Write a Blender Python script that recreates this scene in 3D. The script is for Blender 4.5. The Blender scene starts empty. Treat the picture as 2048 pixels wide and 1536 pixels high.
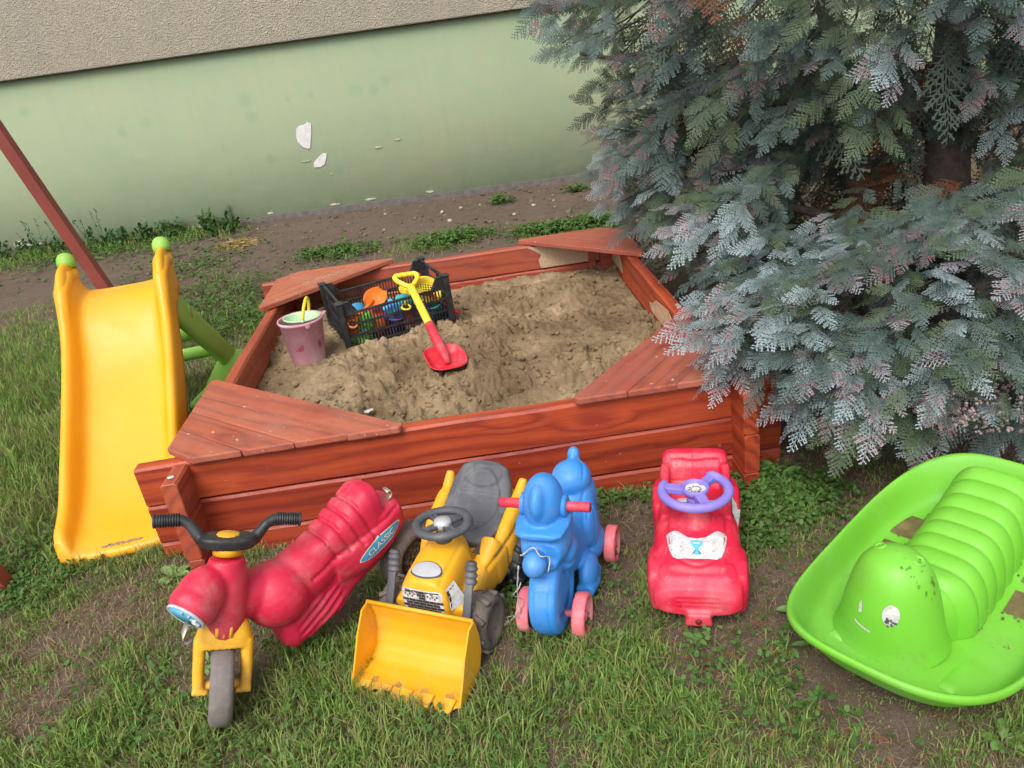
import bpy, bmesh, math, random
import numpy as np
from mathutils import Vector, Matrix, Euler
from mathutils.bvhtree import BVHTree
random.seed(7)
SC = bpy.context.scene
COL = SC.collection
R = math.radians
# ------------------------------------------------------------------ camera
cam_d = bpy.data.cameras.new('camera')
cam_d.sensor_fit = 'HORIZONTAL'; cam_d.sensor_width = 36.0; cam_d.lens = 27.25
cam_d.clip_start = 0.05; cam_d.clip_end = 500
cam = bpy.data.objects.new('camera', cam_d); COL.objects.link(cam)
cam.matrix_world = Matrix(((0.98834, 0.15003, -0.02615, 1.1209),
                           (-0.08676, 0.41359, -0.90632, -2.3796),
                           (-0.12516, 0.89802, 0.42178, 1.5500),
                           (0, 0, 0, 1)))
SC.camera = cam
# ------------------------------------------------------------------ world, sun, exposure
SUN_EL, SUN_AZ = R(52), R(205)      # azimuth clockwise from +Y
w = bpy.data.worlds.new('World'); SC.world = w; w.use_nodes = True
nt = w.node_tree; nt.nodes.clear()
sky = nt.nodes.new('ShaderNodeTexSky'); sky.sky_type = 'NISHITA'; sky.sun_disc = False
sky.sun_elevation = SUN_EL; sky.sun_rotation = SUN_AZ
sky.air_density = 1.0; sky.dust_density = 4.0; sky.ozone_density = 1.0
hsv = nt.nodes.new('ShaderNodeHueSaturation'); hsv.inputs['Saturation'].default_value = 0.30
bg = nt.nodes.new('ShaderNodeBackground'); bg.inputs['Strength'].default_value = 0.15
wo = nt.nodes.new('ShaderNodeOutputWorld')
nt.links.new(sky.outputs[0], hsv.inputs['Color']); nt.links.new(hsv.outputs[0], bg.inputs['Color'])
nt.links.new(bg.outputs[0], wo.inputs['Surface'])
sun_d = bpy.data.lights.new('sun', 'SUN'); sun_d.energy = 1.0; sun_d.angle = R(25); sun_d.color = (1, 0.96, 0.9)
sun = bpy.data.objects.new('sun', sun_d); COL.objects.link(sun)
sd = Vector((math.sin(SUN_AZ)*math.cos(SUN_EL), math.cos(SUN_AZ)*math.cos(SUN_EL), math.sin(SUN_EL)))
sun.rotation_euler = sd.to_track_quat('Z', 'Y').to_euler()
SC.view_settings.view_transform = 'Standard'; SC.view_settings.look = 'None'
SC.view_settings.gamma = 1.0; SC.view_settings.exposure = 0.74
try: SC.view_settings.use_curve_mapping = False
except Exception: pass
# ------------------------------------------------------------------ helpers
def tag(o, label=None, cat=None, group=None, kind=None):
    if label: o['label'] = label
    if cat: o['category'] = cat
    if group: o['group'] = group
    if kind: o['kind'] = kind
    return o
def empty(name, loc=(0, 0, 0), rz=0, label=None, cat=None, group=None):
    o = bpy.data.objects.new(name, None); COL.objects.link(o)
    o.location = loc; o.rotation_euler = (0, 0, rz); o.empty_display_size = 0.05
    return tag(o, label, cat, group)
def link(name, me, mat=None, parent=None):
    o = bpy.data.objects.new(name, me); COL.objects.link(o)
    if mat is not None and not me.materials: me.materials.append(mat)
    if parent is not None: o.parent = parent
    return o
def smooth(me, s=True):
    me.polygons.foreach_set('use_smooth', np.full(len(me.polygons), s)); me.update()
def lerp(a, b, t): return a + (b - a) * t
def sstep(a, b, x):
    t = np.clip((x - a) / (b - a), 0, 1); return t * t * (3 - 2 * t)
class MB:
    def __init__(s): s.v = []; s.f = []
    def add(s, vs, fs):
        n = len(s.v); s.v += [tuple(q) for q in vs]; s.f += [tuple(i + n for i in f) for f in fs]; return s
    def box(s, c, d, rot=None, tx=1.0, ty=1.0):
        M = rot.to_matrix() if isinstance(rot, Euler) else (rot if rot is not None else Matrix.Identity(3))
        vs = []
        for z in (-.5, .5):
            k = (tx, ty) if z > 0 else (1, 1)
            for x, y in ((-.5, -.5), (.5, -.5), (.5, .5), (-.5, .5)):
                vs.append(Vector(c) + M @ Vector((x*d[0]*k[0], y*d[1]*k[1], z*d[2])))
        return s.add(vs, [(3, 2, 1, 0), (4, 5, 6, 7), (0, 1, 5, 4), (1, 2, 6, 5), (2, 3, 7, 6), (3, 0, 4, 7)])
    def ell(s, c, r, rot=None, nu=24, nv=14):
        M = rot.to_matrix() if isinstance(rot, Euler) else (rot if rot is not None else Matrix.Identity(3))
        c = Vector(c); vs = [c + M @ Vector((0, 0, -r[2]))]
        for j in range(1, nv):
            a = -math.pi/2 + math.pi*j/nv
            for i in range(nu):
                b = 2*math.pi*i/nu
                vs.append(c + M @ Vector((r[0]*math.cos(a)*math.cos(b), r[1]*math.cos(a)*math.sin(b), r[2]*math.sin(a))))
        vs.append(c + M @ Vector((0, 0, r[2]))); fs = []
        for i in range(nu):
            i2 = (i+1) % nu; fs.append((0, 1+i2, 1+i)); t = 1+(nv-2)*nu; fs.append((len(vs)-1, t+i, t+i2))
            for j in range(nv-2):
                a = 1+j*nu; fs.append((a+i, a+i2, a+nu+i2, a+nu+i))
        return s.add(vs, fs)
    def loft(s, rings, caps=True, closed=True):
        n = len(rings[0]); vs = [q for r in rings for q in r]; fs = []
        for j in range(len(rings)-1):
            for i in range(n if closed else n-1):
                i2 = (i+1) % n; fs.append((j*n+i, j*n+i2, (j+1)*n+i2, (j+1)*n+i))
        if caps and closed:
            fs.append(tuple(reversed(range(n)))); fs.append(tuple(range((len(rings)-1)*n, len(rings)*n)))
        return s.add(vs, fs)
    def tube(s, pts, rad, n=12, caps=True, flat=None):
        pts = [Vector(q) for q in pts]; rings = []; u = None
        rad = [rad]*len(pts) if not hasattr(rad, '__len__') else rad
        for k, q in enumerate(pts):
            t = (pts[min(k+1, len(pts)-1)] - pts[max(k-1, 0)]).normalized()
            if u is None:
                u = t.cross(Vector((0, 0, 1)));
                if u.length < 1e-3: u = t.cross(Vector((0, 1, 0)))
            u = (u - t*u.dot(t)).normalized(); v = t.cross(u)
            fl = flat or 1.0
            rings.append([q + u*(rad[k]*math.cos(2*math.pi*i/n)) + v*(rad[k]*fl*math.sin(2*math.pi*i/n)) for i in range(n)])
        return s.loft(rings, caps)
    def lathe(s, prof, n=32, M=None, cap0=False, cap1=False):
        M = M or Matrix.Identity(4); rings = []
        for r, z in prof:
            rings.append([M @ Vector((r*math.cos(2*math.pi*i/n), r*math.sin(2*math.pi*i/n), z)) for i in range(n)])
        b = len(s.v); s.loft(rings, caps=False)
        if cap0: s.f.append(tuple(b+i for i in reversed(range(n))))
        if cap1: s.f.append(tuple(b+(len(prof)-1)*n+i for i in range(n)))
        return s
    def prism(s, poly, z0, z1, M=None):
        M = M or Matrix.Identity(4); n = len(poly)
        vs = [M @ Vector((x, y, z0)) for x, y in poly] + [M @ Vector((x, y, z1)) for x, y in poly]
        fs = [tuple(reversed(range(n))), tuple(range(n, 2*n))] + [(i, (i+1) % n, n+(i+1) % n, n+i) for i in range(n)]
        return s.add(vs, fs)
    def mesh(s, name='m', sm=True):
        me = bpy.data.meshes.new(name); me.from_pydata([tuple(q) for q in s.v], [], s.f); me.update()
        bm = bmesh.new(); bm.from_mesh(me); bmesh.ops.recalc_face_normals(bm, faces=bm.faces); bm.to_mesh(me); bm.free()
        smooth(me, sm); return me
    def build(s, name, mat, parent=None, sm=True, bevel=0, seg=2, sub=0, angle=40):
        o = link(name, s.mesh(name, sm), mat, parent)
        if bevel:
            m = o.modifiers.new('bevel', 'BEVEL'); m.width = bevel; m.segments = seg; m.limit_method = 'ANGLE'; m.angle_limit = R(angle)
            m.harden_normals = False
        if sub:
            m = o.modifiers.new('sub', 'SUBSURF'); m.levels = sub; m.render_levels = sub
        return o
def fuse(mb, voxel=0.005, it=12, disp=None, fac=0.5, after=3):
    """union of rough shapes -> one blow-moulded skin (voxel remesh, relaxed)"""
    t = bpy.data.objects.new('tmp', mb.mesh('tmp')); COL.objects.link(t)
    m = t.modifiers.new('r', 'REMESH'); m.mode = 'VOXEL'; m.voxel_size = voxel; m.use_smooth_shade = True
    m = t.modifiers.new('s', 'SMOOTH'); m.factor = fac; m.iterations = it
    dg = bpy.context.evaluated_depsgraph_get(); me = bpy.data.meshes.new_from_object(t.evaluated_get(dg))
    d = t.data; bpy.data.objects.remove(t); bpy.data.meshes.remove(d)
    if disp is not None:
        n = len(me.vertices); co = np.empty(n*3); me.vertices.foreach_get('co', co); co = co.reshape(-1, 3)
        no = np.empty(n*3); me.vertices.foreach_get('normal', no); no = no.reshape(-1, 3)
        co = co + no * disp(co, no)[:, None]
        me.vertices.foreach_set('co', co.ravel()); me.update()
    me.materials.clear(); smooth(me); return me
def np_mesh(name, V, T, col=None, attr='col', sm=False):
    V = np.asarray(V, dtype=np.float32); T = np.asarray(T, dtype=np.int32); k = T.shape[1]
    me = bpy.data.meshes.new(name); me.vertices.add(len(V)); me.vertices.foreach_set('co', V.ravel())
    me.loops.add(T.size); me.loops.foreach_set('vertex_index', T.ravel())
    me.polygons.add(len(T)); me.polygons.foreach_set('loop_start', np.arange(0, T.size, k, dtype=np.int32))
    me.polygons.foreach_set('use_smooth', np.full(len(T), sm))
    me.update(calc_edges=True)
    if col is not None:
        a = me.color_attributes.new(attr, 'FLOAT_COLOR', 'POINT')
        c = np.ones((len(V), 4), dtype=np.float32); c[:, :3] = col; a.data.foreach_set('color', c.ravel())
    return me
_rng = np.random.default_rng(5)
_L = _rng.random((64, 64, 8))
def vnoise(x, y, s=0):
    xi = np.floor(x).astype(int); yi = np.floor(y).astype(int); fx = x-xi; fy = y-yi
    fx = fx*fx*(3-2*fx); fy = fy*fy*(3-2*fy); g = _L[:, :, s % 8]
    a = g[xi % 64, yi % 64]; b = g[(xi+1) % 64, yi % 64]; c = g[xi % 64, (yi+1) % 64]; d = g[(xi+1) % 64, (yi+1) % 64]
    return (a*(1-fx)+b*fx)*(1-fy) + (c*(1-fx)+d*fx)*fy
def fbm(x, y, o=4, s=0):
    r = 0; a = .5; t = 0
    for k in range(o):
        r = r + a*vnoise(x*2**k + 17.3*k, y*2**k - 9.1*k, s+k); t += a; a *= .5
    return r/t
def project_decal(me, c, u, v, d, outline, rings=6, off=0.0012):
    """points of a flat star-shaped outline, pressed on to a skin along d"""
    bv = BVHTree.FromPolygons([q.co for q in me.vertices], [tuple(p.vertices) for p in me.polygons])
    c, u, v, d = Vector(c), Vector(u).normalized(), Vector(v).normalized(), Vector(d).normalized()
    def pr(a, b):
        q = c + u*a + v*b; h = bv.ray_cast(q - d*0.3, d)
        return (h[0] - d*off) if h[0] else q
    n = len(outline); vs = [pr(0, 0)]; fs = []
    for k in range(1, rings+1):
        for a, b in outline: vs.append(pr(a*k/rings, b*k/rings))
    for i in range(n):
        i2 = (i+1) % n; fs.append((0, 1+i, 1+i2))
        for k in range(rings-1):
            a = 1+k*n; fs.append((a+i, a+n+i, a+n+i2, a+i2))
    m = MB(); m.add(vs, fs); return m.mesh('decal')
def text_mesh(txt, size):
    cu = bpy.data.curves.new('t', 'FONT'); cu.body = txt; cu.size = size; cu.align_x = 'CENTER'; cu.align_y = 'CENTER'
    t = bpy.data.objects.new('t', cu); COL.objects.link(t)
    dg = bpy.context.evaluated_depsgraph_get(); me = bpy.data.meshes.new_from_object(t.evaluated_get(dg))
    bpy.data.objects.remove(t); bpy.data.curves.remove(cu); return me
def ellipse(a, b, n=32, p=2.0, rot=0):
    o = []
    for i in range(n):
        t = 2*math.pi*i/n; x = a*math.copysign(abs(math.cos(t))**(2/p), math.cos(t)); y = b*math.copysign(abs(math.sin(t))**(2/p), math.sin(t))
        o.append((x*math.cos(rot)-y*math.sin(rot), x*math.sin(rot)+y*math.cos(rot)))
    return o
def rough_poly(a, b, n=22, j=.25, seed=0):
    r = random.Random(seed); return [(a*math.cos(2*math.pi*i/n)*(1+r.uniform(-j, j)), b*math.sin(2*math.pi*i/n)*(1+r.uniform(-j, j))) for i in range(n)]
# ------------------------------------------------------------------ materials
def mat_base(name, rough=.5, spec=.5):
    m = bpy.data.materials.new(name); m.use_nodes = True; nt = m.node_tree
    b = nt.nodes['Principled BSDF']; b.inputs['Roughness'].default_value = rough
    b.inputs['Specular IOR Level'].default_value = spec
    return m, nt, b
def N(nt, t, **kw):
    n = nt.nodes.new(t)
    for k, v in kw.items():
        if k in n.inputs: n.inputs[k].default_value = v
        else: setattr(n, k, v)
    return n
def noise(nt, vec, scale, detail=4, rough=.55, dist=0):
    n = N(nt, 'ShaderNodeTexNoise', Scale=scale, Detail=detail, Roughness=rough, Distortion=dist)
    if vec is not None: nt.links.new(vec, n.inputs['Vector'])
    return n.outputs['Fac']
def ramp(nt, fac, stops, interp='LINEAR'):
    r = nt.nodes.new('ShaderNodeValToRGB'); r.color_ramp.interpolation = interp
    e = r.color_ramp.elements
    while len(e) < len(stops): e.new(.5)
    for k, (p, c) in enumerate(stops):
        e[k].position = p; e[k].color = (*c, 1) if len(c) == 3 else (c[0], c[0], c[0], 1)
    nt.links.new(fac, r.inputs['Fac']); return r.outputs['Color']
def mixc(nt, fac, a, b, mode='MIX'):
    m = nt.nodes.new('ShaderNodeMix'); m.data_type = 'RGBA'; m.blend_type = mode
    if isinstance(fac, (int, float)): m.inputs[0].default_value = fac
    else: nt.links.new(fac, m.inputs[0])
    for k, c in ((6, a), (7, b)):
        if isinstance(c, tuple): m.inputs[k].default_value = (*c, 1)
        else: nt.links.new(c, m.inputs[k])
    return m.outputs[2]
def math_n(nt, op, a, b=None):
    m = nt.nodes.new('ShaderNodeMath'); m.operation = op
    for k, c in enumerate((a, b)):
        if c is None: continue
        if isinstance(c, (int, float)): m.inputs[k].default_value = c
        else: nt.links.new(c, m.inputs[k])
    return m.outputs[0]
def bump(nt, b, h, strength=.3, dist=.002, prev=None):
    n = nt.nodes.new('ShaderNodeBump'); n.inputs['Strength'].default_value = strength; n.inputs['Distance'].default_value = dist
    nt.links.new(h, n.inputs['Height'])
    if prev is not None: nt.links.new(prev, n.inputs['Normal'])
    nt.links.new(n.outputs[0], b.inputs['Normal']); return n.outputs[0]
def coords(nt, kind='Object', scale=None):
    t = nt.nodes.new('ShaderNodeTexCoord'); o = t.outputs[kind]
    if scale:
        m = nt.nodes.new('ShaderNodeMapping'); m.inputs['Scale'].default_value = scale; nt.links.new(o, m.inputs['Vector']); o = m.outputs[0]
    return o
def plastic(name, col, rough=.42, dirt=.25, fade=.12, dcol=(.23, .17, .11), scale=1.0, spec=.45, bumpy=.08):
    m, nt, b = mat_base(name, rough, spec); c = coords(nt)
    pale = tuple(lerp(x, .8, fade) for x in col); deep = tuple(x*.93 for x in col)
    base = ramp(nt, noise(nt, c, 7*scale, 4), [(.3, deep), (.5, col), (.75, pale)])
    # rubbed-in soil and dust with edges of its own
    f1 = ramp(nt, noise(nt, c, 11*scale, 9, .68), [(.50, (0,)), (.70, (1,))])
    f2 = ramp(nt, noise(nt, c, 150*scale, 3, .6), [(.36, (.25,)), (.62, (1,))])
    f = math_n(nt, 'MULTIPLY', math_n(nt, 'MULTIPLY', f1, f2), dirt)
    f3 = ramp(nt, noise(nt, c, 60*scale, 6, .7), [(.62, (0,)), (.68, (1,))])
    f = math_n(nt, 'MAXIMUM', f, math_n(nt, 'MULTIPLY', f3, dirt*.45))
    nt.links.new(mixc(nt, f, base, dcol), b.inputs['Base Color'])
    rr = nt.nodes.new('ShaderNodeMapRange'); rr.inputs['To Min'].default_value = rough-.1; rr.inputs['To Max'].default_value = rough+.22
    nt.links.new(noise(nt, c, 25*scale, 6, .65), rr.inputs['Value']); nt.links.new(rr.outputs[0], b.inputs['Roughness'])
    bump(nt, b, noise(nt, c, 45*scale, 5, .6), bumpy, .004)
    return m
def simple(name, col, rough=.6, var=.25, scale=30, bs=.15, bd=.002, metal=0):
    m, nt, b = mat_base(name, rough); c = coords(nt)
    nt.links.new(ramp(nt, noise(nt, c, scale, 6, .6), [(.25, tuple(x*(1-var) for x in col)), (.75, tuple(min(1, x*(1+var)) for x in col))]), b.inputs['Base Color'])
    bump(nt, b, noise(nt, c, scale*4, 5), bs, bd); b.inputs['Metallic'].default_value = metal
    return m
def attr_mat(name, rough=.6, trans=.25, attr='col', spec=.3, vary=.2, vs=12):
    m, nt, b = mat_base(name, rough, spec); a = nt.nodes.new('ShaderNodeAttribute'); a.attribute_name = attr
    c = mixc(nt, 1.0, a.outputs['Color'], ramp(nt, noise(nt, coords(nt), vs, 4), [(.3, (1-vary,)*3), (.7, (1+vary*.0,)*3)]), 'MULTIPLY')
    nt.links.new(c, b.inputs['Base Color'])
    if trans:
        t = nt.nodes.new('ShaderNodeBsdfTranslucent'); nt.links.new(c, t.inputs['Color'])
        mx = nt.nodes.new('ShaderNodeMixShader'); mx.inputs[0].default_value = trans
        nt.links.new(b.outputs[0], mx.inputs[1]); nt.links.new(t.outputs[0], mx.inputs[2])
        nt.links.new(mx.outputs[0], nt.nodes['Material Output'].inputs['Surface'])
    return m
# ------------------------------------------------------------------ ground
def gz(x, y):
    x = np.asarray(x, float); y = np.asarray(y, float)
    d = -.03*sstep(-.5, -.12, y) + .05*sstep(2.6, 5.2, y)
    b = (fbm(x*3.1+50, y*3.1+50, 3, 1)-.5)*.03
    inside = sstep(-.1, .1, x)*sstep(2.1, 1.9, x)*sstep(-.1, .1, y)*sstep(2.3, 2.1, y)
    return d + b - .05*inside
def gzf(x, y): return float(gz(np.array([x]), np.array([y]))[0])
def make_ground():
    def axis(lo, hi, a, b, fine, coarse):
        v = list(np.arange(lo, hi, fine)); k = lo; st = fine
        left = []
        while k > a: st *= coarse; k -= st; left.append(k)
        k = v[-1]; st = fine; right = []
        while k < b: st *= coarse; k += st; right.append(k)
        return np.array(left[::-1] + v + right)
    xs = axis(-1.6, 3.4, -150, 150, .02, 1.25); ys = axis(-1.7, .3, -150, 150, .02, 1.12)
    X, Y = np.meshgrid(xs, ys); Z = gz(X, Y)
    near = np.exp(-((X-1)**2+(Y+.5)**2)/9)
    Z = Z + near*((fbm(X*28, Y*28, 3, 3)-.5)*.012)
    V = np.stack([X, Y, Z], -1).reshape(-1, 3); nx = len(xs); ny = len(ys)
    i = np.arange((nx)*(ny)).reshape(ny, nx)
    F = np.stack([i[:-1, :-1], i[:-1, 1:], i[1:, 1:], i[1:, :-1]], -1).reshape(-1, 4)
    m, nt, b = mat_base('soil', .95, .2); c = coords(nt)
    big = noise(nt, c, 1.3, 5, .6); mid = noise(nt, c, 14, 8, .65); fin = noise(nt, c, 130, 6, .7)
    col = ramp(nt, mid, [(.25, (.050, .033, .024)), (.5, (.090, .062, .046)), (.75, (.14, .10, .076))])
    col = mixc(nt, ramp(nt, big, [(.4, (0,)), (.65, (.6,))]), col, (.125, .092, .064))
    col = mixc(nt, ramp(nt, fin, [(.35, (0,)), (.7, (.55,))]), col, (.18, .14, .11))
    col = mixc(nt, ramp(nt, fin, [(.28, (.6,)), (.42, (0,))]), col, (.04, .028, .02))
    nt.links.new(col, b.inputs['Base Color'])
    p = bump(nt, b, mid, .5, .02); bump(nt, b, fin, .7, .006, p)
    o = link('ground', np_mesh('ground', V, F, sm=True), m); tag(o, 'brown soil of the yard with bare and grassy patches', None, None, 'structure')
make_ground()
# ------------------------------------------------------------------ building
def wall_y(x): return 5.60 - 0.060*x
def make_building():
    b = empty('apartment_building', (-1, wall_y(-1), 0), math.atan(-.060), 'beige roughcast building with a pale green painted base behind the sandbox', 'building')
    mg, nt, bs = mat_base('green_paint', .8, .25); c = coords(nt)
    n1 = noise(nt, c, .9, 5, .6); n2 = noise(nt, c, 7, 6, .6)
    col = ramp(nt, n1, [(.3, (.215, .265, .165)), (.5, (.24, .28, .172)), (.72, (.27, .285, .174))])
    col = mixc(nt, ramp(nt, n2, [(.42, (0,)), (.7, (.5,))]), col, (.215, .285, .19))
    # round algae stains and a streaky darker green band towards the top of the paint
    st = None
    wob = math_n(nt, 'MULTIPLY', math_n(nt, 'SUBTRACT', noise(nt, c, 16, 4), .5), .06)
    for px, pz, pr in ((-.79, 1.10, .055), (.21, 1.18, .075), (.22, 1.03, .06), (1.26, 1.13, .062), (1.43, 1.125, .05), (1.56, 1.18, .05), (.83, 1.15, .04), (.6, 1.14, .03), (-1.9, 1.35, .05), (.3, .62, .05), (-1.05, 1.05, .05), (.95, .43, .05)):
        vm = N(nt, 'ShaderNodeVectorMath', operation='DISTANCE'); nt.links.new(coords(nt, 'Object', (1, 0, 1)), vm.inputs[0]); vm.inputs[1].default_value = (px, 0, pz)
        q = ramp(nt, math_n(nt, 'ADD', math_n(nt, 'MULTIPLY', vm.outputs['Value'], .5/pr), math_n(nt, 'MULTIPLY', wob, 6)), [(.25, (.38,)), (.62, (0,))])
        st = q if st is None else math_n(nt, 'MAXIMUM', st, q)
    col = mixc(nt, st, col, (.155, .24, .14))
    sx = N(nt, 'ShaderNodeSeparateXYZ'); nt.links.new(coords(nt), sx.inputs[0])
    streak = noise(nt, coords(nt, 'Object', (9, 1, .8)), 1.0, 6, .65)
    h = math_n(nt, 'ADD', sx.outputs['Z'], math_n(nt, 'MULTIPLY', streak, .35))
    damp = ramp(nt, math_n(nt, 'MULTIPLY', math_n(nt, 'SUBTRACT', h, 1.45), 2.0), [(.25, (0,)), (.85, (.55,))])  # darker green towards the top, broken into streaks
    col = mixc(nt, damp, col, (.165, .245, .15))
    low = ramp(nt, math_n(nt, 'MULTIPLY', h, 1.6), [(.25, (.6,)), (.75, (0,))])
    col = mixc(nt, low, col, (.235, .315, .20))
    spk = ramp(nt, noise(nt, c, 55, 3, .5), [(.71, (0,)), (.76, (.6,))]); col = mixc(nt, spk, col, (.16, .2, .14))
    fs = noise(nt, coords(nt, 'Object', (22, 1, 1.1)), 1.0, 7, .7); col = mixc(nt, ramp(nt, fs, [(.52, (0,)), (.72, (.30,))]), col, (.19, .24, .16))
    gr_ = noise(nt, c, 3.3, 9, .75); col = mixc(nt, ramp(nt, gr_, [(.55, (0,)), (.75, (.35,))]), col, (.30, .29, .19))
    spl = ramp(nt, math_n(nt, 'ADD', sx.outputs['Z'], math_n(nt, 'MULTIPLY', noise(nt, c, 9, 8, .7), .45)), [(.16, (.65,)), (.36, (0,))]); col = mixc(nt, spl, col, (.20, .165, .115))
    nt.links.new(col, bs.inputs['Base Color']); p = bump(nt, bs, noise(nt, c, 4, 4), .25, .03); bump(nt, bs, noise(nt, c, 160, 4), .12, .003, p)
    mr, nt, bs = mat_base('roughcast', .95, .15); c = coords(nt)
    fine = noise(nt, c, 60, 6, .7); vo = N(nt, 'ShaderNodeTexVoronoi', Scale=95); nt.links.new(c, vo.inputs['Vector'])
    col = ramp(nt, fine, [(.25, (.27, .24, .185)), (.5, (.45, .405, .315)), (.78, (.58, .53, .43))])
    col = mixc(nt, ramp(nt, noise(nt, coords(nt, 'Object', (3.5, 1, .7)), 1, 5), [(.35, (.0,)), (.75, (.5,))]), col, (.37, .345, .29))
    nt.links.new(col, bs.inputs['Base Color'])
    p = bump(nt, bs, vo.outputs['Distance'], .8, .012); bump(nt, bs, fine, .8, .012, p)
    W = 26; x0 = -13
    MB().box((x0+W/2, 4.02, .53), (W, 8, 2.2)).build('plinth', mg, b)                    # front face at y=.02, top 1.65
    MB().box((x0+W/2, 3.985, 1.631+3), (W+.1, 8.05, 6)).build('roughcast_wall', mr, b, bevel=.012)
    mt = simple('bitumen', (.13, .115, .105), .9, .35, 18, .5, .01)
    # torn bitumen strip along the foot of the wall
    r = random.Random(3); top = []; x = -.42
    while x < 6:
        top.append((x, .075 + r.uniform(-.008, .008))); x += r.uniform(.05, .25)
    top[0] = (top[0][0], .02)
    if len(top) > 2: top[1] = (top[1][0]+.1, .07)
    poly = [(-.5, -.05)] + top + [(6.2, -.05)]
    poly = poly[::-1]
    M = Matrix(((1, 0, 0, 0), (0, 0, 1, 0), (0, 1, 0, 0), (0, 0, 0, 1)))
    MB().prism(poly, -.012, .04, M).build('bitumen_strip', mt, b, sm=False)
    # flakes where the paint came off the plaster
    mw = simple('bare_plaster', (.58, .56, .56), .9, .15, 25, .2, .003)
    mw2 = simple('old_plaster', (.40, .37, .31), .95, .4, 40, .5, .006)
    def chip(x, z, pts):
        MB().prism([(x+a, z+c) for a, c in pts], .012, .0195, M).build('bare_patch', mw if z == 0 and x == 0 else mw2, b, sm=False, bevel=.002, seg=1)
    return chip, b
chip, building = make_building()
chip(0, 0, [(.622, .864), (.65, .885), (.718, .895), (.735, .91), (.774, .895), (.765, .84), (.752, .791), (.73, .72), (.712, .665), (.68, .668), (.642, .69), (.606, .739), (.603, .80)][::-1])
chip(0, 0, [(.708, .481), (.715, .53), (.77, .575), (.822, .605), (.86, .60), (.845, .55), (.82, .50), (.768, .478)][::-1])
for (x, z, a, b, sd) in ((.647, .552, .04, .006, 1), (1.372, .59, .035, .011, 2), (1.575, .639, .03, .008, 3), (.165, .098, .035, .012, 4), (-.195, .098, .03, .01, 5), (.83, .10, .05, .01, 6), (1.19, .105, .07, .011, 7),
                         (1.8, .1, .05, .012, 8), (.86, .40, .01, .008, 9), (-2.3, .10, .10, .018, 10), (-2.45, .13, .05, .03, 11), (-.55, .06, .12, .015, 12), (-1.4, .06, .08, .014, 13)):
    chip(x, z, rough_poly(a, b, 12, .3, sd))
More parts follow.
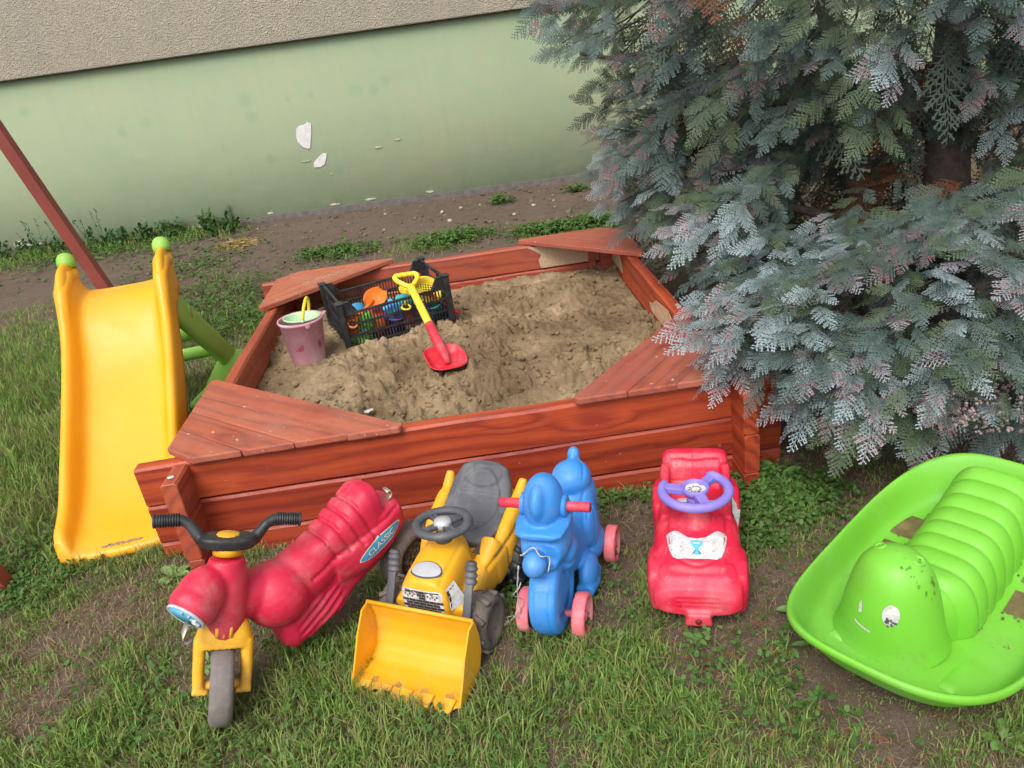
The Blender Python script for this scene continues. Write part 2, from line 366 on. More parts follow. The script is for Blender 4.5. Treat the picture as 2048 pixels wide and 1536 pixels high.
# ------------------------------------------------------------------ sandbox
W, D, H, T, E = 2.0, 2.17, .335, .055, .13
def stain_wood(name, dusty=0.0, worn=0.15, dark=1.0):
    m, nt, b = mat_base(name, .5, .4)
    oi = nt.nodes.new('ShaderNodeObjectInfo'); c0 = coords(nt)
    off = N(nt, 'ShaderNodeCombineXYZ'); k = math_n(nt, 'MULTIPLY', oi.outputs['Random'], 37.0)
    for q in range(3): nt.links.new(k, off.inputs[q])
    ad = N(nt, 'ShaderNodeVectorMath', operation='ADD'); nt.links.new(c0, ad.inputs[0]); nt.links.new(off.outputs[0], ad.inputs[1]); c = ad.outputs[0]
    # knots bend the growth rings
    mp = N(nt, 'ShaderNodeMapping'); mp.inputs['Scale'].default_value = (2.2, 6.5, 6.5); nt.links.new(c, mp.inputs['Vector'])
    vo = N(nt, 'ShaderNodeTexVoronoi', Scale=.8, Randomness=1.0); nt.links.new(mp.outputs[0], vo.inputs['Vector'])
    kn = ramp(nt, vo.outputs['Distance'], [(.0, (1,)), (.30, (0,))])
    st = N(nt, 'ShaderNodeMapping'); st.inputs['Scale'].default_value = (1.0, 9.0, 9.0); nt.links.new(c, st.inputs['Vector'])
    warp = noise(nt, st.outputs[0], 1.3, 3, .5)
    sx = N(nt, 'ShaderNodeSeparateXYZ'); nt.links.new(c, sx.inputs[0])
    ph = math_n(nt, 'ADD', math_n(nt, 'MULTIPLY', math_n(nt, 'ADD', sx.outputs['Z'], sx.outputs['Y']), 95.0), math_n(nt, 'ADD', math_n(nt, 'MULTIPLY', warp, 15.0), math_n(nt, 'MULTIPLY', kn, 11.0)))
    rings = math_n(nt, 'ADD', math_n(nt, 'MULTIPLY', math_n(nt, 'SINE', ph), .5), .5)
    fl = N(nt, 'ShaderNodeMapping'); fl.inputs['Scale'].default_value = (6, 160, 160); nt.links.new(c, fl.inputs['Vector'])
    fib = noise(nt, fl.outputs[0], 1.0, 5, .6)
    A = tuple(x*dark for x in (.39, .062, .020)); B = tuple(x*dark for x in (.34, .048, .018)); C_ = tuple(x*dark for x in (.235, .032, .014))
    col = ramp(nt, rings, [(.0, C_), (.22, B), (.6, A), (1, tuple(min(1, x*1.12) for x in A))])
    col = mixc(nt, ramp(nt, fib, [(.3, (.45,)), (.55, (0,))]), col, tuple(x*.7 for x in C_))
    col = mixc(nt, ramp(nt, vo.outputs['Distance'], [(.035, (.9,)), (.075, (0,))]), col, (.05, .015, .01))
    big = noise(nt, c, 2.6, 5, .6)
    col = mixc(nt, ramp(nt, big, [(.35, (.5,)), (.6, (0,))]), col, tuple(x*dark for x in (.30, .032, .022)))
    if dusty:      # sandy film rubbed into the seat boards, pale tint also standing for reflected sky
        dn = noise(nt, c, 6, 8, .7); col = mixc(nt, math_n(nt, 'MULTIPLY', ramp(nt, dn, [(.25, (.25,)), (.75, (1,))]), dusty), col, (.43, .25, .185))
    wn = noise(nt, c, 14, 9, .72)
    col = mixc(nt, ramp(nt, wn, [(.68-worn*.2, (0,)), (.76-worn*.2, (.8*min(1, worn*4),))]), col, (.40, .17, .10))
    pk = noise(nt, c, 38, 3, .5); col = mixc(nt, ramp(nt, pk, [(.735-worn*.12, (0,)), (.755-worn*.12, (.75*min(1, worn*3),))]), col, (.60, .47, .35))
    tint = ramp(nt, oi.outputs['Random'], [(.0, (.80, .74, .76)), (.35, (1.0, .95, .9)), (.65, (.92, 1.0, 1.0)), (1.0, (1.12, 1.15, 1.0))])
    col = mixc(nt, 1.0, col, tint, 'MULTIPLY')
    nt.links.new(col, b.inputs['Base Color'])
    rr = ramp(nt, wn, [(.3, (.36+.2*dusty,)), (.7, (.62+.15*dusty,))]); nt.links.new(rr, b.inputs['Roughness'])
    p = bump(nt, b, rings, .12, .0015); bump(nt, b, fib, .35, .0015, p)
    return m
M_WOOD = stain_wood('red_stained_wood', .0, .10)
M_SEAT = stain_wood('red_stained_seat', .42, .32)
M_INNER = stain_wood('red_stained_inner', .15, .15, 1.0)
def plank(parent, length, h, t, seed, mat, name='plank'):
    """board along local x, face in xz, slightly wavy with chamfered edges"""
    r = random.Random(seed); n = 22; rings = []
    ph = [r.uniform(0, 6) for _ in range(4)]; ch = .007
    for k in range(n+1):
        x = -length/2 + length*k/n
        wv = .0016*math.sin(3*x+ph[0]) + .0012*math.sin(9*x+ph[1]); wb = .002*math.sin(2.3*x+ph[2]) + .001*math.sin(13*x+ph[3])
        y0, y1, z0, z1 = -t/2+wv, t/2+wv, -h/2+.0015+wb*.5, h/2-.0015+wb
        pr = [(y0+ch, z0), (y1-ch, z0), (y1, z0+ch), (y1, z1-ch), (y1-ch, z1), (y0+ch, z1), (y0, z1-ch*1.3), (y0, z0+ch)]
        rings.append([(x, a, b) for a, b in pr])
    m = MB(); m.loft(rings); return m.build(name, mat, parent, sm=False, bevel=.003, seg=1, angle=60)
sbx = empty('sandbox', (0, 0, 0), 0, 'red stained square wooden sandbox with triangular corner seats', 'sandbox')
PH = .155
for k in range(3):
    zc = H - PH*(k+.5)
    o = plank(sbx, W+2*E, PH, T, 10+k, M_WOOD); o.location = (W/2, T/2, zc-.0)
    o = plank(sbx, W+2*E, PH, T, 20+k, M_INNER); o.location = (W/2, D-T/2, zc)
    for s in (0, 1):
        o = plank(sbx, D+2*E, PH, T, 30+k*2+s, M_WOOD if s else M_INNER)
        o.location = ((W-T/2) if s else T/2, D/2, zc-.003); o.rotation_euler = (0, 0, math.pi/2 if s == 0 else -math.pi/2)
# square corner posts standing inside the two rear corners
for x in (T+.035, W-T-.035):
    MB().box((0, 0, 0), (.07, .07, .42)).build('corner_post', M_INNER, sbx, sm=False, bevel=.004).location = (x, D-T-.036, H-.215)
MB().box((0, 0, 0), (.045, .02, .40)).build('corner_post', M_INNER, sbx, sm=False, bevel=.003).location = (W-T-.115, D-T-.011, H-.205)
def seat(cx, cy, sx, sy, lu, lv, nb, seed):
    """boards across a corner, sawn flush along both outer walls; u,v run in from the corner"""
    r = random.Random(seed); th = .026; o = -.028; cut = .055/max(lu, lv)
    for k in range(nb):
        a0 = cut + (1-cut)*k/nb; a1 = cut + (1-cut)*(k+1)/nb; g = .0022 if k else 0
        j0, j1 = r.uniform(-.006, .006), r.uniform(-.006, .006)
        pts = [(o, a0*lv-o+g), (a0*lu-o+g, o), (a1*lu-o-.0022+j0, o), (o, a1*lv-o-.0022+j1)]
        if k == nb-1: pts = [pts[0], pts[1], pts[2], (pts[2][0]+.012, o+.022), (o+.022, pts[3][1]+.012), pts[3]]
        P = [Vector((cx+sx*u, cy+sy*v)) for u, v in pts]
        if sx*sy < 0: P = P[::-1]
        c = sum(P, Vector((0, 0)))/len(P); d = Vector((sx*lu, -sy*lv)).normalized(); n = Vector((-d.y, d.x))
        m = MB(); m.prism([((q-c).dot(d), (q-c).dot(n)) for q in P], -th/2, th/2)
        ob = m.build('seat_board', M_SEAT, sbx, sm=False, bevel=.005, seg=2, angle=35)
        ob.rotation_euler = (r.uniform(-.004, .004), r.uniform(-.003, .003), math.atan2(d.y, d.x)); ob.location = (c.x, c.y, H + th/2 + .001 + r.uniform(0, .002))
seat(0, 0, 1, 1, .76, .62, 4, 1)
seat(W, 0, -1, 1, .57, .66, 3, 2)
seat(0, D, 1, -1, .62, .56, 1, 3)
seat(W, D, -1, -1, .56, .58, 1, 4)
# screw heads where the walls cross
SCR = simple('screw_steel', (.30, .27, .25), .5, .3, 60, .1, .001, .6)
for k in range(2):
    z = H - PH*(k+.5)
    for x in (T/2, W-T/2):
        for dz in (-.045, .045):
            o = MB().lathe([(.007, 0), (.007, .0012), (.0035, .0022), (.0005, .0012)], 14, Matrix.Rotation(math.pi/2, 4, 'X'), True).build('screw', SCR, sbx); o.location = (x+.004, -.0022, z+dz)
# ------------------------------------------------------------------ sand
def sand_z(X, Y):
    z = .145 + .045*np.exp(-(((X-.62)/.45)**2+((Y-1.2)/.45)**2)) + .03*sstep(.7, .3, X) + .02*sstep(1.5, 2.05, Y)*sstep(1.3, 1.8, X)
    z = z - .03*np.exp(-(((X-1.45)/.35)**2 + ((Y-.55)/.22)**2)) - .025*np.exp(-(((X-1.2)/.4)**2+((Y-.45)/.12)**2))
    z = z + .035*np.exp(-(((X-1.2)/.25)**2 + ((Y-1.25)/.25)**2)) + .025*np.exp(-(((X-.55)/.25)**2+((Y-.75)/.2)**2))
    z = z - .022*np.exp(-(((X-.72)/.05)**2 + ((Y-.72)/.16)**2))
    for (x0, y0, x1, y1, w_, d_) in ((1.05, .60, 1.75, .78, .05, .030), (.55, .40, .75, .80, .045, .022), (1.3, 1.2, 1.7, 1.5, .06, .022), (1.45, .35, 1.6, .62, .05, .018)):
        t = np.clip(((X-x0)*(x1-x0)+(Y-y0)*(y1-y0))/((x1-x0)**2+(y1-y0)**2), 0, 1); dd = np.hypot(X-x0-t*(x1-x0), Y-y0-t*(y1-y0))
        z = z - d_*np.exp(-(dd/w_)**2) + d_*.7*np.exp(-((dd-w_*1.7)/(w_*.6))**2)
    z = z + (fbm(X*5, Y*5, 3, 2)-.5)*.06 - .02*np.exp(-(((X-.94)/.12)**2+((Y-.90)/.12)**2))
    return z
def make_sand():
    xs = np.arange(T+.001, W-T, .0066); ys = np.arange(T+.001, D-T, .0066); X, Y = np.meshgrid(xs, ys)
    Z = sand_z(X, Y)
    lump = fbm(X*22, Y*22, 4, 4); rough_mask = .16 + .84*sstep(.38, .56, fbm(X*3+7, Y*3+3, 3, 6))
    rg = 1-np.abs(2*fbm(X*34+3, Y*34, 3, 5)-1)
    Z = Z + rough_mask*(sstep(.42, .72, lump)*.040 + (rg-.6)*.022) + (fbm(X*70, Y*70, 3, 1)-.5)*.014 + (1-rough_mask)*(lump-.5)*.012
    V = np.stack([X, Y, Z], -1).reshape(-1, 3); i = np.arange(X.size).reshape(X.shape)
    F = np.stack([i[:-1, :-1], i[:-1, 1:], i[1:, 1:], i[1:, :-1]], -1).reshape(-1, 4)
    m, nt, b = mat_base('damp_sand', .95, .15); c = coords(nt)
    big = noise(nt, c, 2.3, 6, .62); fin = noise(nt, c, 240, 5, .75); mid = noise(nt, c, 40, 6, .7)
    col = ramp(nt, big, [(.38, (.115, .076, .041)), (.49, (.195, .138, .078)), (.62, (.345, .255, .155))])
    col = mixc(nt, ramp(nt, mid, [(.3, (.45,)), (.6, (0,))]), col, (.14, .092, .047))
    col = mixc(nt, ramp(nt, fin, [(.45, (0,)), (.75, (.5,))]), col, (.42, .315, .19))
    nt.links.new(col, b.inputs['Base Color']); p = bump(nt, b, mid, .5, .01); bump(nt, b, fin, .6, .003, p)
    o = link('sand', np_mesh('sand', V, F, sm=True), m); tag(o, 'lumpy damp brown sand filling the red wooden sandbox', 'sand', None, 'stuff')
    # loose crumbs of damp sand
    r = np.random.default_rng(4); n = 4200
    px = r.uniform(.08, W-.08, n*3); py = r.uniform(.08, D-.1, n*3); k = (.12 + .88*sstep(.38, .56, fbm(px*3+7, py*3+3, 3, 6))) > r.random(n*3)
    px, py = px[k][:n], py[k][:n]; s = r.gamma(2.0, .0032, len(px)).clip(.002, .019)
    ico = bmesh.new(); bmesh.ops.create_icosphere(ico, subdivisions=1, radius=1); bv = np.array([v.co[:] for v in ico.verts]); bf = np.array([[v.index for v in f.verts] for f in ico.faces]); ico.free()
    jit = 1 + (r.random((len(px), len(bv), 1))-.5)*.7
    pz = sand_z(px, py) + .004
    lump = fbm(px*22, py*22, 4, 4); pz = pz + sstep(.42, .72, lump)*.026
    V = bv[None]*jit*s[:, None, None]*np.array([1, 1, .8]) + np.stack([px, py, pz], -1)[:, None]
    F = (bf[None] + (np.arange(len(px))*len(bv))[:, None, None]).reshape(-1, 3)
    o2 = link('sand_crumbs', np_mesh('sand_crumbs', V.reshape(-1, 3), F, sm=False), m); tag(o2, 'loose crumbs of damp sand scattered over the sandbox', 'sand', None, 'stuff')
make_sand()
DROP = simple('white_splash', (.70, .70, .68), .6, .1, 40)
MB().add([(.028+a, -.088+b_, H-.0005) for a, b_ in rough_poly(.011, .008, 12, .35, 3)], [tuple(range(12))]).build('white_splash', DROP, sbx)
rs_ = np.random.default_rng(8); cr_ = MB()
for k in range(260):
    t = rs_.normal(.5, .16); x = lerp(.06, .52, t) + rs_.normal(0, .025); y = D - lerp(.44, .06, t) + rs_.normal(0, .03) + .06
    if (x/.62 + (D-y)/.56) > .98 or x < -.02 or y > D+.02: continue
    q = .0018*rs_.uniform(.6, 2.2); cr_.add([(x+a, y+b_, H+.0305) for a, b_ in rough_poly(q*1.6, q, 6, .4, k)], [tuple(range(6))])
fl_ = cr_.build('sand_flecks', simple('dry_sand', (.55, .42, .28), .95, .2, 90), sbx); fl_['kind'] = 'stuff'
SF = simple('sand_film', (.42, .30, .20), .95, .35, 90, .3, .002)
BW = simple('bare_wood', (.55, .33, .20), .8, .35, 30, .3, .002)
def film(pts, mat, name, place, thick=.0012):
    o = MB().prism(pts, 0, thick, place).build(name, mat, sbx, sm=False); return o
Mb = Matrix(((1, 0, 0, 0), (0, 0, 1, D-T-.0045), (0, 1, 0, 0), (0, 0, 0, 1)))
film([(1.52, .19), (1.60, .19), (1.87, .19), (1.87, .325), (1.45, .325), (1.49, .30), (1.53, .27), (1.51, .24)], SF, 'sand_film', Mb)
Mr = Matrix(((0, 0, 1, W-T-.0045), (1, 0, 0, 0), (0, 1, 0, 0), (0, 0, 0, 1)))
film([(.80, .20), (1.12, .20), (1.15, .235), (1.08, .25), (1.02, .285), (.90, .30), (.80, .31), (.72, .28), (.74, .23)], BW, 'bare_wood_patch', Mr)
film([(1.75, .20), (2.05, .20), (2.05, .32), (1.85, .32), (1.78, .27)], SF, 'sand_film', Mr)
# ------------------------------------------------------------------ toy materials
RED = plastic('red_plastic', (.54, .014, .050), .42, .62, .10, (.30, .19, .15))
RED2 = plastic('red_car_plastic', (.60, .012, .045), .40, .40, .08, (.62, .30, .28))
YEL = plastic('yellow_plastic', (.74, .36, .011), .42, .40, .06, (.35, .22, .08))
YEL_D = plastic('yellow_muddy_plastic', (.80, .41, .02), .5, .6, .06, (.30, .20, .11))
YSL = plastic('slide_yellow_plastic', (.79, .36, .009), .38, .14, .04, (.55, .30, .06), .5)
GRN = plastic('slide_green_plastic', (.27, .52, .075), .4, .10, .06)
LIME = plastic('lime_plastic', (.155, .47, .032), .45, .32, .05, (.16, .20, .04), .6)
BLU = plastic('blue_plastic', (.035, .225, .62), .45, .32, .12, (.25, .35, .45))
PNK = plastic('pink_wheel_plastic', (.72, .15, .18), .55, .30, .25, (.35, .2, .15), 2)
GRY = plastic('grey_plastic', (.070, .073, .083), .5, .30, .08, (.22, .2, .18), 2)
BLK = plastic('black_plastic', (.018, .018, .020), .42, .30, .05, (.10, .09, .08), 2)
PUR = plastic('purple_plastic', (.22, .17, .56), .45, .18, .12, (.35, .3, .4), 2)
TYRE = simple('muddy_tyre', (.12, .098, .082), .85, .5, 24, .4, .004)
TYRE_F = simple('worn_grey_tyre', (.17, .145, .135), .8, .25, 40, .4, .003)
MUDDY = simple('dried_mud', (.13, .095, .065), .95, .5, 40, .8, .008)
SIL = simple('silver_badge', (.50, .50, .52), .45, .1, 20, .1, .001, .3)
WHT = simple('worn_white_sticker', (.52, .50, .49), .65, .35, 70, .05, .001)
BLUST = simple('blue_print', (.05, .28, .50), .5, .2, 30, .05, .001)
CRM = simple('cream_print', (.72, .66, .42), .5, .1, 30, .05, .001)
DRK = simple('dark_print', (.035, .03, .03), .6, .3, 60, .05, .001)
LBL = simple('pale_blue_print', (.10, .42, .62), .55, .15, 40, .05, .001)
CHR = simple('tape_metal', (.45, .36, .30), .4, .2, 30, .2, .002, .5)
def wheel_mesh(r, wd, hub=.55, rnd=.25, lugs=0, lug_h=.006, seg=40, dish=.35):
    """tyre about local y, solid with dished faces"""
    m = MB(); h = wd/2; c = min(h*rnd*2, r*.2)
    prof = []
    inner = r*hub
    prof += [(r*.10, -h*dish), (inner*.92, -h*dish), (inner, -h*.80), (r-c*1.2, -h), (r-c*.35, -h+c*.35), (r, -h+c*1.1)]
    prof += [(r, h-c*1.1), (r-c*.35, h-c*.35), (r-c*1.2, h), (inner, h*.80), (inner*.92, h*dish), (r*.10, h*dish)]
    M = Matrix(((1, 0, 0, 0), (0, 0, 1, 0), (0, 1, 0, 0), (0, 0, 0, 1)))
    m.lathe(prof, seg, M, True, True)
    for k in range(lugs):
        for s in (-1, 1):
            a = 2*math.pi*(k + (.5 if s > 0 else 0))/lugs
            ca, sa = math.cos(a), math.sin(a)
            rot = Matrix(((ca, 0, -sa), (0, 1, 0), (sa, 0, ca))).transposed()
            rot = Matrix(((-sa, 0, ca), (0, 1, 0), (ca, 0, sa)))
            tw = Matrix.Rotation(s*.5, 3, 'Z')
            m.box(Vector((ca*(r+lug_h*.3), s*h*.48, sa*(r+lug_h*.3))), (r*.20, h*1.0, lug_h*2), rot @ tw, .8, .9)
    return m
def frame(o, fx):
    """matrix with local x along fx (2d heading)"""
    f = Vector((fx[0], fx[1])).normalized(); return f
# ------------------------------------------------------------------ red scooter
def make_scooter():
    hx, hy = -.76, -.65; rz = math.atan2(hy, hx); O = Vector((.56, -.56, 0))
    root = empty('toy_motorbike', O, rz, 'red plastic ride-on motorbike with black handlebars and yellow fork', 'toy motorbike')
    Mi = (Matrix.Translation(O) @ Matrix.Rotation(rz, 4, 'Z')).inverted()
    L = lambda p: Mi @ Vector(p)
    wc = Vector((.317, -.821, .105)); bc = Vector((.402, -.695, .46))
    s = (bc-wc).normalized(); a = s.cross(wc - Vector((1.1209, -2.3796, 1.55))).normalized(); a = (a if a.x > 0 else -a); f = s.cross(a) * -1
    Mf = Mi.to_3x3()
    a, s, f = Mf @ a, Mf @ s, Mf @ f
    if f.x < 0: f = -f
    wc, bc = L(wc), L(bc)
    S = lambda x, y, z: wc + f*x + a*y + s*z          # fork frame: x ahead, y along the axle, z up the steering axis
    # moulded body
    b = MB()
    b.ell((.135, .005, .235), (.095, .094, .090), Euler((0, .25, 0)))
    b.ell((.045, 0, .245), (.13, .080, .085), Euler((0, .15, 0)))
    # lower engine block
    def ring(x, w, z0, z1, p=3.2, n=28): return [(x, yy, (z0+z1)/2+zz) for yy, zz in ellipse(w, (z1-z0)/2, n, p)]
    b.loft([ring(.165, .045, .075, .2), ring(.14, .062, .055, .23), ring(.06, .068, .075, .25), ring(-.06, .066, .125, .27), ring(-.17, .066, .16, .30), ring(-.24, .06, .20, .31)])
    # seat hump and tail
    b.loft([ring(.05, .056, .2, .32), ring(-.01, .066, .2, .338), ring(-.10, .072, .2, .38), ring(-.17, .073, .22, .415), ring(-.205, .066, .24, .41)])
    b.loft([ring(-.02, .074, .17, .29), ring(-.12, .086, .165, .315), ring(-.205, .084, .195, .335), ring(-.26, .068, .225, .335), ring(-.278, .05, .24, .32)])
    # steering column and lamp
    col = [S(0, 0, z) for z in (.13, .16, .20, .25, .30, .335)]
    b.tube(col, [.040, .050, .053, .054, .050, .044], 24)
    lc = S(.035, -.052, .262); ld = Vector((.86, .30, -.32)).normalized()
    b.ell(lc + ld*.01, (.080, .060, .060), ld.to_track_quat('X', 'Z').to_matrix())
    b.ell(lc + ld*.04, (.05, .061, .061), ld.to_track_quat('X', 'Z').to_matrix())
    b.tube([S(-.03, 0, .21), Vector((.12, 0, .25))], [.06, .07], 18)
    q = ld.to_track_quat('X', 'Z').to_matrix()
    def disp(co, no):
        d = np.zeros(len(co))
        x, y, z = co.T
        top = sstep(.2, .6, no[:, 2])*(z > .30)*(x < .02)*(x > -.24)
        side = (z > .27)*(x < .02)*(x > -.22)*sstep(.2, .5, np.abs(no[:, 1]))
        for gx in (-.025, -.068, -.108, -.148):
            xx = x - .025 + (.40-z)*.25
            d -= .011*np.exp(-((xx-gx)/.0050)**2)*np.maximum(top, side*.8)
        d -= .004*np.exp(-(y/.005)**2)*top*(x < -.03)
        # panel line under the seat and engine fins
        ln = z - (.275 - .18*(x+.03))
        sd_ = sstep(.3, .7, np.abs(no[:, 1]))*(x < .06)*(x > -.26)
        d -= .006*np.exp(-(ln/.006)**2)*sd_
        fin = (x > -.03)*(x < .14)*(z < .19)*(z > .08)*sstep(.35, .7, np.abs(no[:, 1]))
        d += .0045*np.sin((z*1.0 + x*.55)*2*np.pi/.026)*fin*sstep(-.03, .0, x)*sstep(.14, .1, x)
        pod = np.exp(-(((x+.01)/.06)**2 + ((z-.115)/.032)**2))*sd_; d += .010*pod
        # flat front to the lamp
        return d
    me = fuse(b, .0052, 3, disp)
    # cut the lamp flat
    n = len(me.vertices); co = np.empty(n*3); me.vertices.foreach_get('co', co); co = co.reshape(-1, 3)
    ldn = np.array(ld); pl = np.array(lc + ld*.07); dd = (co-pl) @ ldn; near = np.linalg.norm(co-pl, axis=1) < .10
    co[near & (dd > 0)] -= (dd[near & (dd > 0)])[:, None]*ldn; me.vertices.foreach_set('co', co.ravel()); me.update()
    body = link('body', me, RED, root)
    # lamp disc
    lp = lc + ld*.073
    Ml = Matrix.Translation(lp) @ ld.to_track_quat('Z', 'Y').to_matrix().to_4x4()
    lamp = MB().lathe([(.051, -.004), (.051, .002), (.048, .003), (.046, .001)], 36, Ml, True, True).build('lamp_disc', WHT, root)
    MB().lathe([(.044, .0008), (.044, .0022)], 36, Ml, True, True).build('lamp_print', LBL, lamp)
    for k in range(5):
        an = -.9 + k*.5; p0 = Ml @ Vector((.02*math.cos(an), .02*math.sin(an), .003)); p1 = Ml @ Vector((.042*math.cos(an), .042*math.sin(an), .003))
        MB().tube([p0, p1], [.003, .006], 6, flat=.25).build('lamp_ray', WHT, lamp)
    # torn metal tongues, front and back
    def tongue(p, u, v, w_, l, nm='torn_strip'):
        m = MB(); rows = []
        for k in range(7):
            t = k/6; an = t*2.6; c = Vector(p) + Vector(v)*(math.sin(an)*l*.5) + Vector(u).cross(Vector(v))*(1-math.cos(an))*l*.25
            rows.append([c - Vector(u)*w_/2, c + Vector(u)*w_/2, c + Vector(u)*w_/2 + Vector((0, 0, .0015)), c - Vector(u)*w_/2 + Vector((0, 0, .0015))])
        m.loft(rows); return m.build(nm, CHR, root)
    tongue(lp + Vector((0, 0, -.02)), Vector((.3, 1, 0)).normalized(), ld, .035, .075)
    tongue(Vector((-.245, .03, .335)), Vector((.2, .95, 0)).normalized(), Vector((-.8, .15, .5)).normalized(), .032, .05)
    # sticker on the tail, image-facing side
    c = Vector((-.165, .0, .252)); u = Vector((-1, 0, .30)).normalized(); v = Vector((.30, 0, 1)).normalized()
    out = []
    for i in range(40):
        t = 2*math.pi*i/40; x = .080*math.cos(t); out.append((x, .0195*math.copysign(abs(math.sin(t))**1.0, math.sin(t))*(1-.25*abs(math.cos(t))**3)))
    d = Vector((0, -1, 0))
    st = link('sticker', project_decal(me, c, u, v, d, [(x*1.04, y*1.14) for x, y in out]), CRM, root)
    link('sticker_field', project_decal(me, c, u, v, d, out, off=.002), BLUST, st)
    tm = text_mesh('CLASSIC', .028); bv = BVHTree.FromPolygons([q_.co for q_ in me.vertices], [tuple(p.vertices) for p in me.polygons])
    for vv in tm.vertices:
        p = c - u*(vv.co.x*1.02)*-1 + v*(vv.co.y*.85 + vv.co.x*.0); p = c + u*vv.co.x*1.0 + v*vv.co.y*.9
        h = bv.ray_cast(p + Vector((0, .3, 0)), d); vv.co = (h[0] - d*.0032) if h[0] else p
    link('sticker_lettering', tm, CRM, st)
    # handlebar
    hb = MB(); ends = {}
    for sg in (-1, 1):
        pts = [S(0, sg*.036, .372), S(-.006, sg*.064, .382), S(-.012, sg*.092, .418), S(-.016, sg*.112, .430), S(-.020, sg*.178, .426)]
        P = []
        for i in range(len(pts)-1):
            for k in range(5): P.append(pts[i].lerp(pts[i+1], k/5))
        P.append(pts[-1]); hb.tube(P, [lerp(.021, .0135, min(1, i/9)) for i in range(len(P))], 14)
    pod = [S(x, y, .362) for x, y in ellipse(.040, .064, 28, 2.3)]; pod2 = [S(x, y, .388) for x, y in ellipse(.045, .072, 28, 2.3)]; pod3 = [S(x, y, .394) for x, y in ellipse(.040, .065, 28, 2.3)]
    hb.loft([pod, pod2, pod3]); hme = fuse(hb, .0035, 5)
    bar = link('handlebar', hme, BLK, root)
    for sg in (-1, 1):
        g = MB(); P = []; rr = []
        for k in range(49):
            t = k/48; P.append(S(-.0165-.004*t, sg*lerp(.116, .177, t), .4295-.0035*t)); rr.append(.0162 + .0016*math.copysign(1, math.sin(t*2*math.pi*10)) if k < 45 else .0185)
        g.tube(P, rr, 16); g.build('grip', BLK, root)
    cap = MB()
    Mc = Matrix(((f.x, a.x, s.x, 0), (f.y, a.y, s.y, 0), (f.z, a.z, s.z, 0), (0, 0, 0, 1))); Mc.translation = S(0, 0, .393)
    rr = []; n = 48
    for z in (0, .003, .0055):
        rr.append([Mc @ Vector(((.027 + (.0015 if i % 4 < 2 else 0))*math.cos(2*math.pi*i/n)*(1 if z < .005 else .9), (.027 + (.0015 if i % 4 < 2 else 0))*math.sin(2*math.pi*i/n)*(1 if z < .005 else .9), z)) for i in range(n)])
    cap.loft(rr); cap.build('yellow_cap', YEL, bar)
    Mc2 = Mc.copy(); Mc2.translation = S(0, 0, .345)
    MB().lathe([(.036, 0), (.036, .022)], 28, Mc2, True, True).build('yellow_collar', YEL, root)
    # fork
    fk = MB()
    fk.loft([[S(x, y, .105) for x, y in ellipse(.036, .068, 24, 3.5)], [S(x, y, .135) for x, y in ellipse(.040, .068, 24, 3.2)], [S(x, y, .165) for x, y in ellipse(.038, .058, 24, 2.6)], [S(x, y, .185) for x, y in ellipse(.034, .040, 24, 2.2)]])
    for sg in (-1, 1):
        fk.loft([[S(x, sg*.057+y, .125) for x, y in ellipse(.030, .016, 16, 3)], [S(x, sg*.058+y, .04) for x, y in ellipse(.024, .015, 16, 3)], [S(x+.004, sg*.056+y, -.012) for x, y in ellipse(.020, .015, 16, 3)]])
        fk.box(S(.0, sg*.052, -.012), (.05, .040, .012), Matrix((f, a, s)).transposed())
    fme = fuse(fk, .0045, 5); fork = link('fork', fme, YEL_D, root)
    for y in (-.016, 0, .016):
        MB().tube([S(.040, y, .14), S(.043, y, .165), S(.037, y, .188)], [.005, .006, .004], 8).build('rib', YEL_D, fork)
    # wheels
    wm = wheel_mesh(.105, .058, .62, .22, 0, seg=48); fw = wm.build('front_wheel', TYRE_F, root)
    fw.matrix_local = Matrix(((f.x, a.x, s.x, wc.x), (f.y, a.y, s.y, wc.y), (f.z, a.z, s.z, wc.z), (0, 0, 0, 1)))
    MB().tube([wc - a*.066, wc + a*.066], .012, 12).build('axle', YEL_D, root)
    rw = wheel_mesh(.104, .085, .62, .22, 0, seg=48).build('rear_wheel', TYRE, root); rw.location = (-.285, .03, .104); rw.rotation_euler = (0, 0, .1)
    mud = MB(); mud.ell((0, 0, 0), (.062, .012, .062)); md = link('mud', fuse(mud, .005, 2, lambda c_, n_: .006*np.sin(c_[:, 0]*260)*np.sin(c_[:, 2]*240+c_[:, 0]*90)), MUDDY, rw); md.location = (0, .020, 0)
    MB().tube([(0, 0, 0), (0, .045, 0)], [.013, .010], 14).build('hub', TYRE, rw)
    return root
make_scooter()
